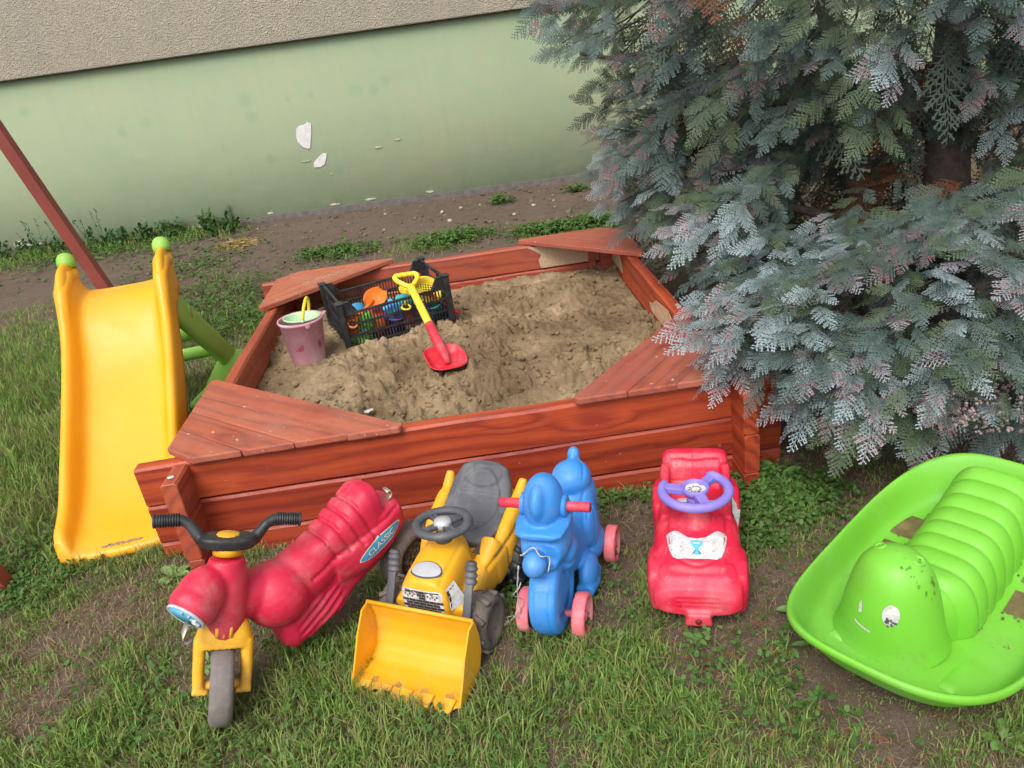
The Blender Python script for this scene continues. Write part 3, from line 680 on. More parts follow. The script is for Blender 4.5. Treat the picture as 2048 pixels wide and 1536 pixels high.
# ------------------------------------------------------------------ yellow loader tractor
def make_tractor():
    h = Vector((-.45, -.893)).normalized(); rz = math.atan2(h.y, h.x)
    O = Vector((.785, -.855, 0))            # ground point under the bucket lip
    root = empty('toy_tractor', O, rz, 'yellow ride-on toy tractor with grey seat and front loader bucket', 'toy tractor')
    def rg(x, w, z0, z1, p=3.0, n=32, y=0): return [(x, y+a, (z0+z1)/2+c) for a, c in ellipse(w, (z1-z0)/2, n, p)]
    b = MB()
    # hood, cowl, seat pan, fenders
    b.loft([rg(-.150, .062, .085, .222), rg(-.158, .071, .080, .244), rg(-.20, .075, .08, .256), rg(-.27, .076, .08, .268), rg(-.32, .070, .09, .274), rg(-.355, .05, .12, .268)])
    b.loft([rg(-.18, .055, .055, .14), rg(-.35, .06, .05, .15), rg(-.50, .09, .06, .20), rg(-.60, .10, .08, .25)])
    b.loft([rg(-.36, .080, .09, .18), rg(-.42, .098, .10, .215), rg(-.52, .108, .10, .235), rg(-.60, .104, .11, .255), rg(-.64, .085, .13, .255)])
    for sg in (-1, 1):
        b.loft([rg(-.175, .020, .06, .155, y=sg*.092), rg(-.24, .028, .05, .165, y=sg*.088), rg(-.33, .03, .07, .185, y=sg*.088), rg(-.40, .036, .09, .235, y=sg*.095)])
        b.loft([rg(-.37, .018, .08, .19, y=sg*.110), rg(-.45, .024, .09, .235, y=sg*.118), rg(-.54, .026, .11, .265, y=sg*.120), rg(-.61, .024, .13, .27, y=sg*.115), rg(-.645, .018, .15, .245, y=sg*.108)])
        b.tube([(-.58, sg*.120, .255), (-.62, sg*.124, .288)], [.020, .014], 12)
    b.ell((-.335, 0, .262), (.03, .028, .025))
    def disp(co, no):
        x, y, z = co.T; d = np.zeros(len(co)); sd = sstep(.4, .8, np.abs(no[:, 1]))
        d -= .005*np.exp(-((z - (.19+.25*(-.40-x)))/.006)**2)*sd*(x < -.32)*(x > -.50)
        d -= .004*np.exp(-((x+.42)/.005)**2)*sd*(z < .2)
        d += .006*np.exp(-(((x+.45)/.035)**2+((z-.165)/.03)**2))*sd
        top = sstep(.5, .9, no[:, 2])*(x > -.33)*(x < -.155)
        d -= .004*(np.exp(-((np.abs(y)-.052)/.005)**2))*top
        return d
    me = fuse(b, .0052, 5, disp); body = link('body', me, YEL, root)
    # badge on the hood
    bd = link('hood_badge', project_decal(me, (-.195, 0, .24), (0, 1, 0), (1, 0, 0), (0, 0, -1), ellipse(.043, .024, 36), off=.003), SIL, root)
    link('badge_rim', project_decal(me, (-.195, 0, .24), (0, 1, 0), (1, 0, 0), (0, 0, -1), ellipse(.047, .028, 36), off=.0015), GRY, bd)
    # grille: printed brick-like slots on the nose, lamps, cheek stickers
    gr = link('grille', project_decal(me, (-.15, 0, .182), (0, 1, 0), (0, 0, 1), (-1, 0, 0), ellipse(.062, .040, 40, 7), 8, .0012), WHT, root)
    bvt = BVHTree.FromPolygons([q.co for q in me.vertices], [tuple(p.vertices) for p in me.polygons])
    def stick(m, poly, plane='front', off=.0026):
        vs = []
        for y, z in poly:
            if plane == 'front': hh = bvt.ray_cast(Vector((.1, y, z)), Vector((-1, 0, 0))); vs.append((hh[0] + Vector((off, 0, 0))) if hh[0] else Vector((-.15, y, z)))
            else: hh = bvt.ray_cast(Vector((y, .3, z)), Vector((0, -1, 0))); vs.append((hh[0] + Vector((0, off, 0))) if hh[0] else Vector((y, .08, z)))
        m.add(vs, [tuple(range(len(vs)))])
    slots = MB()
    for r_ in range(8):
        z = .148 + r_*.0095
        for k in range(6):
            y = -.050 + k*.0205 + (.010 if r_ % 2 else 0)
            if y > .055: continue
            if r_ in (5, 6) and (abs(y) > .012): continue
            stick(slots, [(y-.0096, z-.0041), (y+.0096, z-.0041), (y+.0096, z+.0041), (y-.0096, z+.0041)])
    slots.build('grille_slots', DRK, gr, sm=False)
    for sg in (-1, 1):
        l = MB(); stick(l, [(sg*.034+a, .204+c) for a, c in ellipse(.021, .0125, 20, 4)], off=.0030); lm = l.build('lamp_print', WHT, gr)
        for k in range(5):
            q = MB(); stick(q, [(sg*.034-.014+k*.007+a, .204+.003*(-1)**k+c) for a, c in rough_poly(.0028, .004, 8, .4, k)], off=.0036); q.build('lamp_wear', GRY, lm)
    ck = MB(); stick(ck, [(-.178+a, .190+c) for a, c in [(-.03, -.035), (.014, -.035), (.010, .030), (-.03, .032)]], 'side', .002); c1 = ck.build('side_sticker', WHT, root)
    cs = MB()
    for i in range(3):
        for j in range(3):
            x = -.200 + i*.0125; z = .161 + j*.019; stick(cs, [(x, z), (x+.010, z), (x+.009, z+.0155), (x, z+.0155)], 'side', .0035)
    cs.build('side_slots', DRK, c1, sm=False)
    sp = MB(); stick(sp, [(-.40, .200), (-.36, .190), (-.345, .205), (-.40, .225)], 'side', .003); sp.build('side_sticker', DRK, root)
    # steering column and wheel
    axis = Vector((-.10, 0, .99)).normalized(); sc_ = Vector((-.318, .0, .312))
    MB().tube([Vector((-.312, 0, .25)), Vector((-.315, 0, .285)), sc_], [.034, .022, .018], 16).build('steering_column', GRY, root)
    q = axis.to_track_quat('Z', 'X').to_matrix().to_4x4(); q.translation = sc_
    rim = MB(); n = 48
    ring = [q @ Vector((.072*math.cos(2*math.pi*i/n), .072*math.sin(2*math.pi*i/n), .006)) for i in range(n)]
    rs = []
    for i in range(n):
        c = ring[i]; rd = (c - sc_ - axis*.006).normalized()
        rs.append([c + rd*(.0135*math.cos(2*math.pi*k/12)) + axis*(.0115*math.sin(2*math.pi*k/12)) for k in range(12)])
    rs.append(rs[0]); rim.loft(rs, caps=False); wh = rim.build('steering_wheel', GRY, root)
    for k in range(4):
        an = math.pi/4 + k*math.pi/2 + .2; d = q.to_3x3() @ Vector((math.cos(an), math.sin(an), 0)); pp = q.to_3x3() @ Vector((-math.sin(an), math.cos(an), 0))
        sp_ = MB(); sp_.loft([[sc_ + d*r_ + pp*(w_*a) + axis*(.004+.006*c) for a, c in ((-1, -1), (1, -1), (1, 1), (.55, 1), (.45, .2), (-.45, .2), (-.55, 1), (-1, 1))] for r_, w_ in ((.016, .013), (.045, .010), (.066, .013))])
        sp_.build('spoke', GRY, wh, bevel=.001, seg=1)
    MB().lathe([(.024, -.006), (.026, .008), (.022, .018), (.004, .0205)], 28, q, True, True).build('hub', SIL, wh)
    # seat with a low rolled back
    s_ = MB(); sec = []
    for x, w_, z0, z1 in ((-.385, .055, .245, .272), (-.40, .073, .245, .283), (-.45, .084, .25, .290), (-.51, .088, .26, .302), (-.555, .087, .27, .325), (-.60, .080, .29, .366), (-.632, .066, .32, .388), (-.65, .045, .33, .388)):
        sec.append(rg(x*.97-.005, w_*1.22, z0-.052, z1-.056, 3.2))
    s_.loft(sec)
    def sdisp(co, no):
        x, y, z = co.T; up = sstep(.35, .75, no[:, 2]); d = np.zeros(len(co))
        rr = np.sqrt(((x+.508)/.105)**2 + (y/.080)**2); d -= .006*sstep(1.0, .88, rr)*up
        rr2 = np.sqrt(((x+.595)/.038)**2 + (y/.072)**2); d -= .004*sstep(1.0, .8, rr2)*up
        d += .003*np.exp(-((x+.552)/.005)**2)*up*(np.abs(y) < .06)
        d += (.0022*np.exp(-((x+.45)/.004)**2))*up*(np.abs(y) < .058)
        return d
    st = link('seat', fuse(s_, .0036, 5, sdisp), GRY, root)
    # loader arms with grip levers
    for sg in (-1, 1):
        y = sg*.118
        arm = MB(); pts = [(-.142, .118), (-.155, .135), (-.175, .165), (-.205, .215), (-.228, .236)]
        poly = [];
        for x, z in pts: poly.append((x, z+.010))
        poly2 = [(x+.004, z-.012) for x, z in reversed(pts)]
        Mp = Matrix(((1, 0, 0, 0), (0, 0, 1, y-.012), (0, 1, 0, 0), (0, 0, 0, 1)))
        arm.prism(poly+poly2, 0, .024, Mp); am = arm.build('loader_arm', GRY, root, bevel=.003)
        gp = MB(); P = []; rr = []
        for k in range(25):
            t = k/24; P.append(Vector((-.212-.026*t, y, .212+.056*t))); rr.append((.0165 + .0024*math.sin(t*2*math.pi*3.5-1.2))*(1 if k < 23 else .75))
        gp.tube(P, rr, 14, flat=.85); gp.build('grip_lever', GRY, am)
        MB().tube([(-.152, y-.016, .128), (-.152, y+.016, .128)], .010, 12).build('pin', CHR, am)
    # bucket
    bk = MB(); bw = .160; prof = [(.018, .010), (-.030, .006), (-.075, .010), (-.112, .030), (-.132, .070), (-.136, .115), (-.126, .168), (-.120, .176)]
    th = .0045; inner = []
    for k, (x, z) in enumerate(prof):
        a = Vector(prof[max(k-1, 0)]); c = Vector(prof[min(k+1, len(prof)-1)]); t = (c-a).normalized(); nn = Vector((t.y, -t.x)); nn = nn if nn.x + nn.y*.5 > 0 else nn
        inner.append((x - nn.x*0 + (-t.y*-th if False else 0), z))
    # finer profile by subdivision
    P = []
    for k in range(len(prof)-1):
        for j in range(4): t = j/4; P.append((lerp(prof[k][0], prof[k+1][0], t), lerp(prof[k][1], prof[k+1][1], t)))
    P.append(prof[-1])
    ring_o = []; 
    m = MB(); NY = 25
    rows = []
    for i in range(NY):
        y = -bw + 2*bw*i/(NY-1); tooth = .012 if (i % 6) in (1, 2, 3, 4) else -.006
        rw = []
        for k, (x, z) in enumerate(P):
            xx = x + (tooth if k == 0 else 0); rw.append((xx, y, z - (.004 if k == 0 else 0)))
        rows.append(rw)
    m.loft(rows, caps=False, closed=False)
    shell = m.build('bucket', YEL, root, sm=True)
    so = shell.modifiers.new('solid', 'SOLIDIFY'); so.thickness = .005; so.offset = 0
    for sg in (-1, 1):
        side = [(x, z) for x, z in P] + [(-.09, .172), (-.045, .118), (-.010, .06), (.018, .018)]
        Mp = Matrix(((1, 0, 0, 0), (0, 0, 1, sg*bw-.0028), (0, 1, 0, 0), (0, 0, 0, 1)))
        MB().prism(side, 0, .0056, Mp).build('bucket_side', YEL, shell, sm=False, bevel=.0015, seg=1)
    MB().tube([(-.120, -bw, .177), (-.120, bw, .177)], .0055, 8).build('bucket_edge', YEL, shell)
    for k in range(5):
        y = -bw + .035 + k*.0625
        MB().box((.018, y, .0155), (.044, .034, .005), Euler((0, .10, 0)), .9, .92).build('bucket_tooth', YEL_D, shell, sm=False, bevel=.0015, seg=1)
    mud_y = simple('ochre_dirt', (.38, .20, .06), .9, .4, 60, .3, .003)
    for k in range(4):
        mu = MB().add([(x*1.0-.012, y_-.11+.075*k, .0105+.002*math.sin(9*x)) for x, y_ in rough_poly(.012, .011, 14, .5, k+3)], [tuple(range(14))]); mu.build('mud_smear', mud_y, shell)
    # wheels
    lug = wheel_mesh(.078, .075, .60, .25, 9, .005, seg=36); lm = lug.mesh('front_wheel', True)
    for sg in (-1, 1):
        o = link('front_wheel', lm, TYRE, root); o.location = (-.226, sg*.130, .079); o.rotation_euler = (0, .3, 0)
    big = wheel_mesh(.090, .07, .60, .22, 12, .008, seg=36).mesh('rear_wheel', True)
    for sg in (-1, 1):
        o = link('rear_wheel', big, BLK, root); o.location = (-.51, sg*.138, .092)
    return root
make_tractor()
# ------------------------------------------------------------------ blue ride-on with pink wheels
def make_blue():
    h = Vector((-.365, -.93)).normalized(); rz = math.atan2(h.y, h.x); O = Vector((1.192, -.725, 0))     # under the front axle
    root = empty('ride_on_toy', O, rz, 'blue plastic ride-on toy with pink wheels and red handlebar', 'ride-on toy')
    def rg(x, w, z0, z1, p=2.5, n=30, y=0): return [(x, y+a, (z0+z1)/2+c) for a, c in ellipse(w, (z1-z0)/2, n, p)]
    b = MB()
    # moulded front disc like a fat tyre
    Mw = Matrix(((1, 0, 0, -.02), (0, 0, 1, 0), (0, 1, 0, .140), (0, 0, 0, 1)))
    b.lathe([(.06, -.042), (.09, -.048), (.110, -.040), (.118, -.018), (.118, .018), (.110, .040), (.09, .048), (.06, .042)], 40, Mw, True, True)
    # cowl above it, visor ledge, round lamp
    Z = .048
    b.loft([rg(.030, .060, .215+Z, .285+Z), rg(.0, .074, .205+Z, .305+Z), rg(-.05, .078, .20+Z, .32+Z), rg(-.10, .070, .19+Z, .315+Z), rg(-.14, .055, .18+Z, .30+Z)])
    b.ell((-.045, 0, .365+Z), (.070, .062, .078), Euler((0, -.15, 0)))
    b.ell((-.015, 0, .380+Z), (.050, .030, .060), Euler((0, .5, 0)))
    b.loft([rg(.048, .050, .306+Z, .324+Z), rg(.035, .074, .302+Z, .326+Z), rg(-.02, .086, .305+Z, .332+Z), rg(-.08, .082, .308+Z, .335+Z), rg(-.12, .06, .31+Z, .335+Z)])
    b.ell((.062, -.010, .245+Z), (.038, .038, .036))
    b.loft([rg(.04, .046, .205+Z, .24+Z), rg(-.05, .072, .19+Z, .235+Z), rg(-.1, .066, .18+Z, .23+Z)])
    for sg in (-1, 1):
        b.ell((-.06, sg*.058, .205+Z), (.045, .026, .030)); b.ell((-.06, sg*.056, .175+Z), (.040, .022, .020))
    # saddle and hump at the back
    b.loft([rg(-.06, .055, .12, .32), rg(-.13, .060, .10, .28), rg(-.19, .066, .09, .25), rg(-.26, .076, .08, .265), rg(-.31, .082, .08, .31), rg(-.365, .078, .10, .325), rg(-.395, .056, .13, .305)])
    b.ell((-.335, 0, .30), (.065, .070, .055))
    for sg in (-1, 1):
        b.ell((-.18, sg*.076, .085), (.06, .034, .055)); b.loft([rg(-.12, .030, .035, .075, y=sg*.074), rg(-.18, .038, .03, .07, y=sg*.076), rg(-.24, .03, .035, .075, y=sg*.074)])
        b.ell((-.275, sg*.076, .175), (.055, .022, .08), Euler((0, .3, 0))); b.ell((-.30, sg*.070, .10), (.065, .036, .05))
    b.tube([(-.382, 0, .315), (-.388, 0, .338)], [.018, .022], 14); b.ell((-.388, 0, .350), (.022, .022, .026))
    def disp(co, no):
        x, y, z = co.T; d = np.zeros(len(co))
        r = np.sqrt((x+.02)**2 + (z-.140)**2); tr = (r > .10)*(r < .135)*(z < .21)*(x > -.06)
        for g in (-.021, -.007, .007, .021): d -= .0035*np.exp(-((y-g)/.0028)**2)*tr
        face = (z < .21)*(x > -.1)*(x < .08)*sstep(.5, .9, np.abs(no[:, 1])); d -= .008*np.exp(-((r-.066)/.010)**2)*face
        # seam round the saddle pad
        up = sstep(.2, .6, no[:, 2]); rr = np.sqrt(((x+.30)/.075)**2 + (y/.045)**2); d -= .004*np.exp(-((rr-1)/.07)**2)*up*(x < -.22)
        sd = sstep(.4, .8, np.abs(no[:, 1])); d -= .004*np.exp(-((x+.255+.3*(z-.2))/.004)**2)*sd*(z > .12)*(z < .26)
        return d
    b.v = [(x, y*(.86 if z > .03 else .9), z) for x, y, z in b.v]; me = fuse(b, .005, 4, disp); link('body', me, BLU, root)
    bar = MB(); bar.tube([(-.05, -.122, .400), (-.05, .122, .400)], .0135, 18); hb = bar.build('handlebar', plastic('bar_red_plastic', (.62, .03, .06), .4, .1, .1, scale=3), root, bevel=.002, seg=1)
    for sg in (-1, 1): MB().lathe([(.012, 0), (.0128, .0006)], 18, Matrix.Translation((-.05, sg*.1222, .400)) @ Matrix.Rotation(-sg*math.pi/2, 4, 'X'), True, True).build('bar_end', simple('bar_end_%d' % (sg+1), (.25, .02, .03), .6, .1), hb)
    for y in (-.085, .085): MB().lathe([(.030, -.008), (.030, .004), (.024, .006)], 24, Matrix.Translation((-.05, y*.66, .400)) @ Matrix.Rotation(-math.copysign(math.pi/2, y), 4, 'X'), True, True).build('bar_socket', BLU, root)
    # wheels: a rim ring with a recessed web and hub
    def pw(rad, wd):
        m = MB(); hh = wd/2; Mx = Matrix(((1, 0, 0, 0), (0, 0, 1, 0), (0, 1, 0, 0), (0, 0, 0, 1)))
        m.lathe([(.006, hh*.2), (rad*.75, hh*.2), (rad*.80, hh*.92), (rad*.92, hh), (rad, hh*.7), (rad, -hh*.7), (rad*.96, -hh), (rad*.85, -hh*.9), (rad*.80, -hh*.05), (.006, -hh*.05)], 40, Mx, True, True)
        for k in range(6):
            a = k*math.pi/3; m.box((math.cos(a)*rad*.45, hh*.28, math.sin(a)*rad*.45), (rad*.7, hh*.5, .005), Matrix.Rotation(-a, 3, 'Y'))
        m.tube([(0, -hh*.6, 0), (0, hh*.75, 0)], .012, 16); return m.mesh('wheel')
    wm = pw(.062, .036)
    def wheel(x, y, rr, me_):
        o = link('wheel', me_, PNK, root); o.location = (x, y, rr+.002); o.rotation_euler = (0, random.uniform(0, 3), 0 if y > 0 else math.pi)
        return o
    for sg in (-1, 1): wheel(-.02, sg*.078, .062, wm)
    MB().tube([(-.02, -.08, .064), (-.02, .08, .064)], .0095, 12).build('axle', PNK, root)
    wr = pw(.058, .034)
    for sg in (-1, 1): wheel(-.345, sg*.104, .058, wr)
    MB().tube([(-.345, -.11, .060), (-.345, .11, .060)], .0095, 12).build('axle', PNK, root)
    # string looped round the lamp, hanging to the grass
    st = simple('twine', (.42, .39, .37), .9, .3, 60, .3, .001); P = []
    for k in range(18):
        a = -.6 + k*.20; P.append((.062+.012*math.sin(k), -.010+.041*math.cos(a), .297+.040*math.sin(a)))
    MB().tube(P, .0019, 6).build('string', st, root)
    P = [(.058, -.055, .28), (.05, -.07, .20), (.04, -.078, .14), (.035, -.082, .09), (.01, -.09, .05), (-.03, -.11, .035), (.02, -.14, .03), (-.05, -.15, .028), (-.01, -.18, .03), (-.07, -.17, .026), (-.08, -.21, .025)]
    Q = []
    for i in range(len(P)-1):
        for k in range(5):
            t = k/5; Q.append(Vector(P[i]).lerp(Vector(P[i+1]), t) + Vector((random.uniform(-.003, .003),)*3))
    MB().tube(Q, .002, 6).build('string', st, root)
    Q2 = [q + Vector((.012*math.sin(i*.7), .010*math.cos(i*.9), .004)) for i, q in enumerate(Q[4:])]
    MB().tube(Q2, .0015, 6).build('string', st, root)
    return root
make_blue()
# ------------------------------------------------------------------ red ride-on car
def make_car():
    h = Vector((-.28, -.96)).normalized(); rz = math.atan2(h.y, h.x); O = Vector((1.66, -.51, -.012))
    root = empty('toy_car', O, rz, 'red plastic ride-on car with broken purple steering wheel', 'toy car')
    def rg(x, w, z0, z1, p=3.5, n=36, y=0): return [(x, y+a, (z0+z1)/2+c) for a, c in ellipse(w, (z1-z0)/2, n, p)]
    b = MB()
    b.loft([rg(.290, .098, .058, .115), rg(.278, .117, .050, .135), rg(.25, .120, .05, .158), rg(.15, .124, .05, .188), rg(.05, .122, .05, .202), rg(.01, .119, .05, .198), rg(-.05, .114, .05, .172), rg(-.15, .112, .05, .175), rg(-.20, .112, .05, .20), rg(-.25, .106, .06, .22), rg(-.268, .09, .08, .21)])
    # raised bonnet, seat back
    b.loft([rg(.245, .060, .10, .158, 4), rg(.225, .082, .10, .176, 4), rg(.15, .090, .1, .197, 4), rg(.06, .090, .1, .214, 4), rg(.02, .082, .1, .212, 4)])
    b.loft([rg(-.155, .085, .10, .18, 5), rg(-.175, .096, .10, .235, 6), rg(-.205, .102, .10, .272, 7), rg(-.235, .102, .10, .270, 7), rg(-.252, .097, .10, .25, 6)])
    for sg in (-1, 1):
        b.loft([rg(.265, .016, .05, .10, 3, y=sg*.108), rg(.235, .022, .045, .15, 4, y=sg*.112), rg(.19, .023, .04, .165, 4, y=sg*.115), rg(.12, .022, .045, .155, 4, y=sg*.114), rg(.08, .014, .05, .12, 3, y=sg*.108)])
        b.loft([rg(-.05, .014, .05, .12, 3, y=sg*.104), rg(-.09, .022, .045, .155, 4, y=sg*.110), rg(-.16, .023, .04, .175, 4, y=sg*.113), rg(-.22, .021, .045, .165, 4, y=sg*.110), rg(-.25, .014, .06, .13, 3, y=sg*.102)])
        b.loft([rg(.03, .014, .17, .20, 3, y=sg*.088), rg(-.06, .014, .16, .20, 3, y=sg*.090), rg(-.18, .016, .17, .25, 3, y=sg*.092)])
    # column cone
    b.tube([(.055, 0, .19), (.05, 0, .218), (.046, 0, .240)], [.062, .044, .032], 28)
    # tow eye
    b.box((.290, 0, .050), (.03, .075, .040), None, 1.0, .8)
    def disp(co, no):
        x, y, z = co.T; d = np.zeros(len(co)); up = sstep(.3, .8, no[:, 2]); fr = sstep(.3, .7, no[:, 0])
        for g in (.082, .097, .112): d -= .0035*np.exp(-((z-g)/.0032)**2)*fr*(x > .2)*(np.abs(y) < .058)
        # bonnet crease and lamp pads
        r = np.sqrt((np.maximum(0, .13-x)*0 + np.maximum(x-.12, 0)/.105)**2 + (y/.083)**2); d -= .004*np.exp(-((r-1.0)/.05)**2)*up*(x > .05)*(x < .26)
        for s_ in (-1, 1): d += .004*sstep(1, .7, np.sqrt(((x-.232)/.030)**2 + ((y-s_*.085)/.020)**2))*sstep(.1, .5, no[:, 2])
        # cushion seams on the seat back
        sb = (x < -.13)*(z > .165); d -= .0035*np.exp(-(y/.003)**2)*sb*fr; fr2 = np.maximum(fr, up)
        d -= .005*sstep(.078, .072, np.abs(y))*sb*fr*(z < .255)*sstep(.175, .185, z)
        d -= .004*np.exp(-((z-.195)/.003)**2)*sb*fr*(np.abs(y) < .078)
        seat = (x > -.15)*(x < -.02)*up*(np.abs(y) < .075); d -= .003*np.exp(-((x+.06)/.003)**2)*seat + .003*np.exp(-((x+.10)/.003)**2)*seat
        return d
    me = fuse(b, .0048, 4, disp); link('body', me, RED2, root)
    bv = BVHTree.FromPolygons([q.co for q in me.vertices], [tuple(p.vertices) for p in me.polygons])
    def top(poly, mat, name, par, off=.0015, rings=5):
        cx = sum(q[0] for q in poly)/len(poly); cy = sum(q[1] for q in poly)/len(poly)
        return link(name, project_decal(me, (cx, cy, .2), (1, 0, 0), (0, 1, 0), (0, 0, -1), [(x-cx, y-cy) for x, y in poly], rings, off), mat, par)
    # bonnet sticker with a bite taken out for the column
    P = []
    for k in range(13): a = math.pi*(k/12) ; P.append((.098+.030*0 + .035*math.sin(a)*1.0, -.046*math.cos(a)))
    stp = [(.095, -.085), (.093, -.052)]
    outl = [(.100, -.083), (.096, -.060), (.100, -.050), (.112, -.040), (.124, -.024), (.129, 0), (.124, .024), (.112, .040), (.100, .050), (.096, .060), (.100, .083), (.130, .080), (.17, .072), (.192, .064), (.198, .052), (.201, .02), (.201, -.02), (.198, -.052), (.192, -.064), (.17, -.072), (.130, -.080)]
    outl = [(x*.92+.022, y) for x, y in outl]
    fine = []
    for i in range(len(outl)):
        a, c = outl[i], outl[(i+1) % len(outl)]
        for k in range(3): fine.append((lerp(a[0], c[0], k/3), lerp(a[1], c[1], k/3)))
    # centre of the fan must see the whole outline: shift it forward
    cx, cy = .158, 0
    stk = link('bonnet_sticker', project_decal(me, (cx, cy, .2), (1, 0, 0), (0, 1, 0), (0, 0, -1), [(x-cx, y-cy) for x, y in fine], 8, .0016), WHT, root)
    goblet = [(.142, -.022), (.138, .0), (.142, .022), (.158, .018), (.166, .007), (.172, .004), (.180, .006), (.187, .017), (.190, 0), (.187, -.017), (.180, -.006), (.172, -.004), (.166, -.007), (.158, -.018)]
    goblet = [(x*.95+.015, y*.8) for x, y in goblet]; top(goblet, LBL, 'goblet_print', stk, .0026)
    top([(.156, -.010), (.156, .010), (.160, .009), (.160, -.009)], WHT, 'goblet_print', stk, .0034, 2)
    r = random.Random(5)
    for k in range(26):
        y = r.uniform(-.072, .072); x = r.uniform(.115, .188)
        if abs(y) < .03: continue
        a = r.uniform(0, 3.1); l = r.uniform(.002, .006); w_ = .0006
        top([(x+l*math.cos(a)+w_*math.sin(a), y+l*math.sin(a)-w_*math.cos(a)), (x+l*math.cos(a)-w_*math.sin(a), y+l*math.sin(a)+w_*math.cos(a)), (x-l*math.cos(a), y-l*math.sin(a))], GRY, 'scratch', stk, .0026, 1)
    for (x, y, a_, b_) in ((-.085, -.035, .011, .020), (-.075, .045, .011, .017), (-.045, .045, .005, .014)):
        top([(x-a_, y-b_), (x+a_, y-b_*.9), (x+a_*.9, y+b_), (x-a_, y+b_)], WHT, 'seat_sticker', root, .0016)
    side = project_decal(me, (-.04, .0, .16), (1, 0, 0), (0, 0, 1), (0, -1, 0), [(-.06, .02), (.03, .022), (.045, -.02), (-.05, -.025)], 5, .0018); link('side_sticker', side, WHT, root)
    # tow eye hole
    MB().lathe([(.010, 0), (.0085, .004)], 18, Matrix.Translation((.3035, 0, .050)) @ Matrix.Rotation(math.pi/2, 4, 'Y'), True, True).build('tow_hole', simple('hole_red', (.16, .01, .015), .7), root)
    # broken steering wheel: rim open at the back left
    sc_ = Vector((.040, 0, .288)); axis = Vector((-.02, 0, 1)).normalized(); q = axis.to_track_quat('Z', 'X').to_matrix()
    def W3(r_, a, z=0): return sc_ + Vector((axis.cross(Vector((0, 1, 0))).normalized()*-1*math.cos(a)*r_)) + Vector((0, 1, 0))*math.sin(a)*r_ + axis*z
    MB().tube([(.046, 0, .236), (.043, 0, .26), sc_ - axis*.002], [.026, .024, .030], 24).build('steering_column', PUR, root)
    rim = []; n = 52
    a0, a1 = R(-117), R(158)          # 0 = ahead; gap behind, left of centre
    for i in range(n+1):
        a = lerp(a0, a1, i/n); rim.append(W3(.093, a, .006))
    rr = [.0135]*(n+1); rr[0] = .007; rr[1] = .012; rr[-1] = .007; rr[-2] = .012
    wh = MB().tube(rim, rr, 14).build('steering_wheel', PUR, root)
    for an, l in ((R(-98), .09), (R(145), .09), (R(20), .09)):
        d = (W3(1, an) - sc_).normalized(); pp = axis.cross(d)
        m = MB(); m.loft([[sc_ + d*x + pp*(w_*a) + axis*(.004+.010*c) for a, c in ((-1, -1), (1, -1), (1, 1), (-1, 1))] for x, w_ in ((.028, .016), (.06, .014), (l, .015))]); m.build('spoke', PUR, wh, sm=False, bevel=.003)
    Mh = q.to_4x4(); Mh.translation = sc_
    MB().lathe([(.026, -.012), (.038, .006), (.0385, .020), (.035, .0205), (.033, .006), (.004, .005)], 36, Mh, True, True).build('hub', PUR, wh)
    MB().lathe([(.0325, .0062), (.0325, .009), (.029, .0095), (.028, .008), (.002, .008)], 36, Mh, True, True).build('hub_disc', WHT, wh)
    for k in range(9):
        a = k*.7; MB().box(Mh @ Vector((.015*math.cos(a), .015*math.sin(a), .0092)), (.009, .0022, .001), Matrix.Rotation(a*1.7, 3, 'Z')).build('hub_scuff', DRK, wh)
    wm = wheel_mesh(.055, .035, .6, .25, seg=28).mesh('wheel')
    for x in (.185, -.165):
        for sg in (-1, 1): o = link('wheel', wm, BLK, root); o.location = (x, sg*.098, .057)
    return root
make_car()
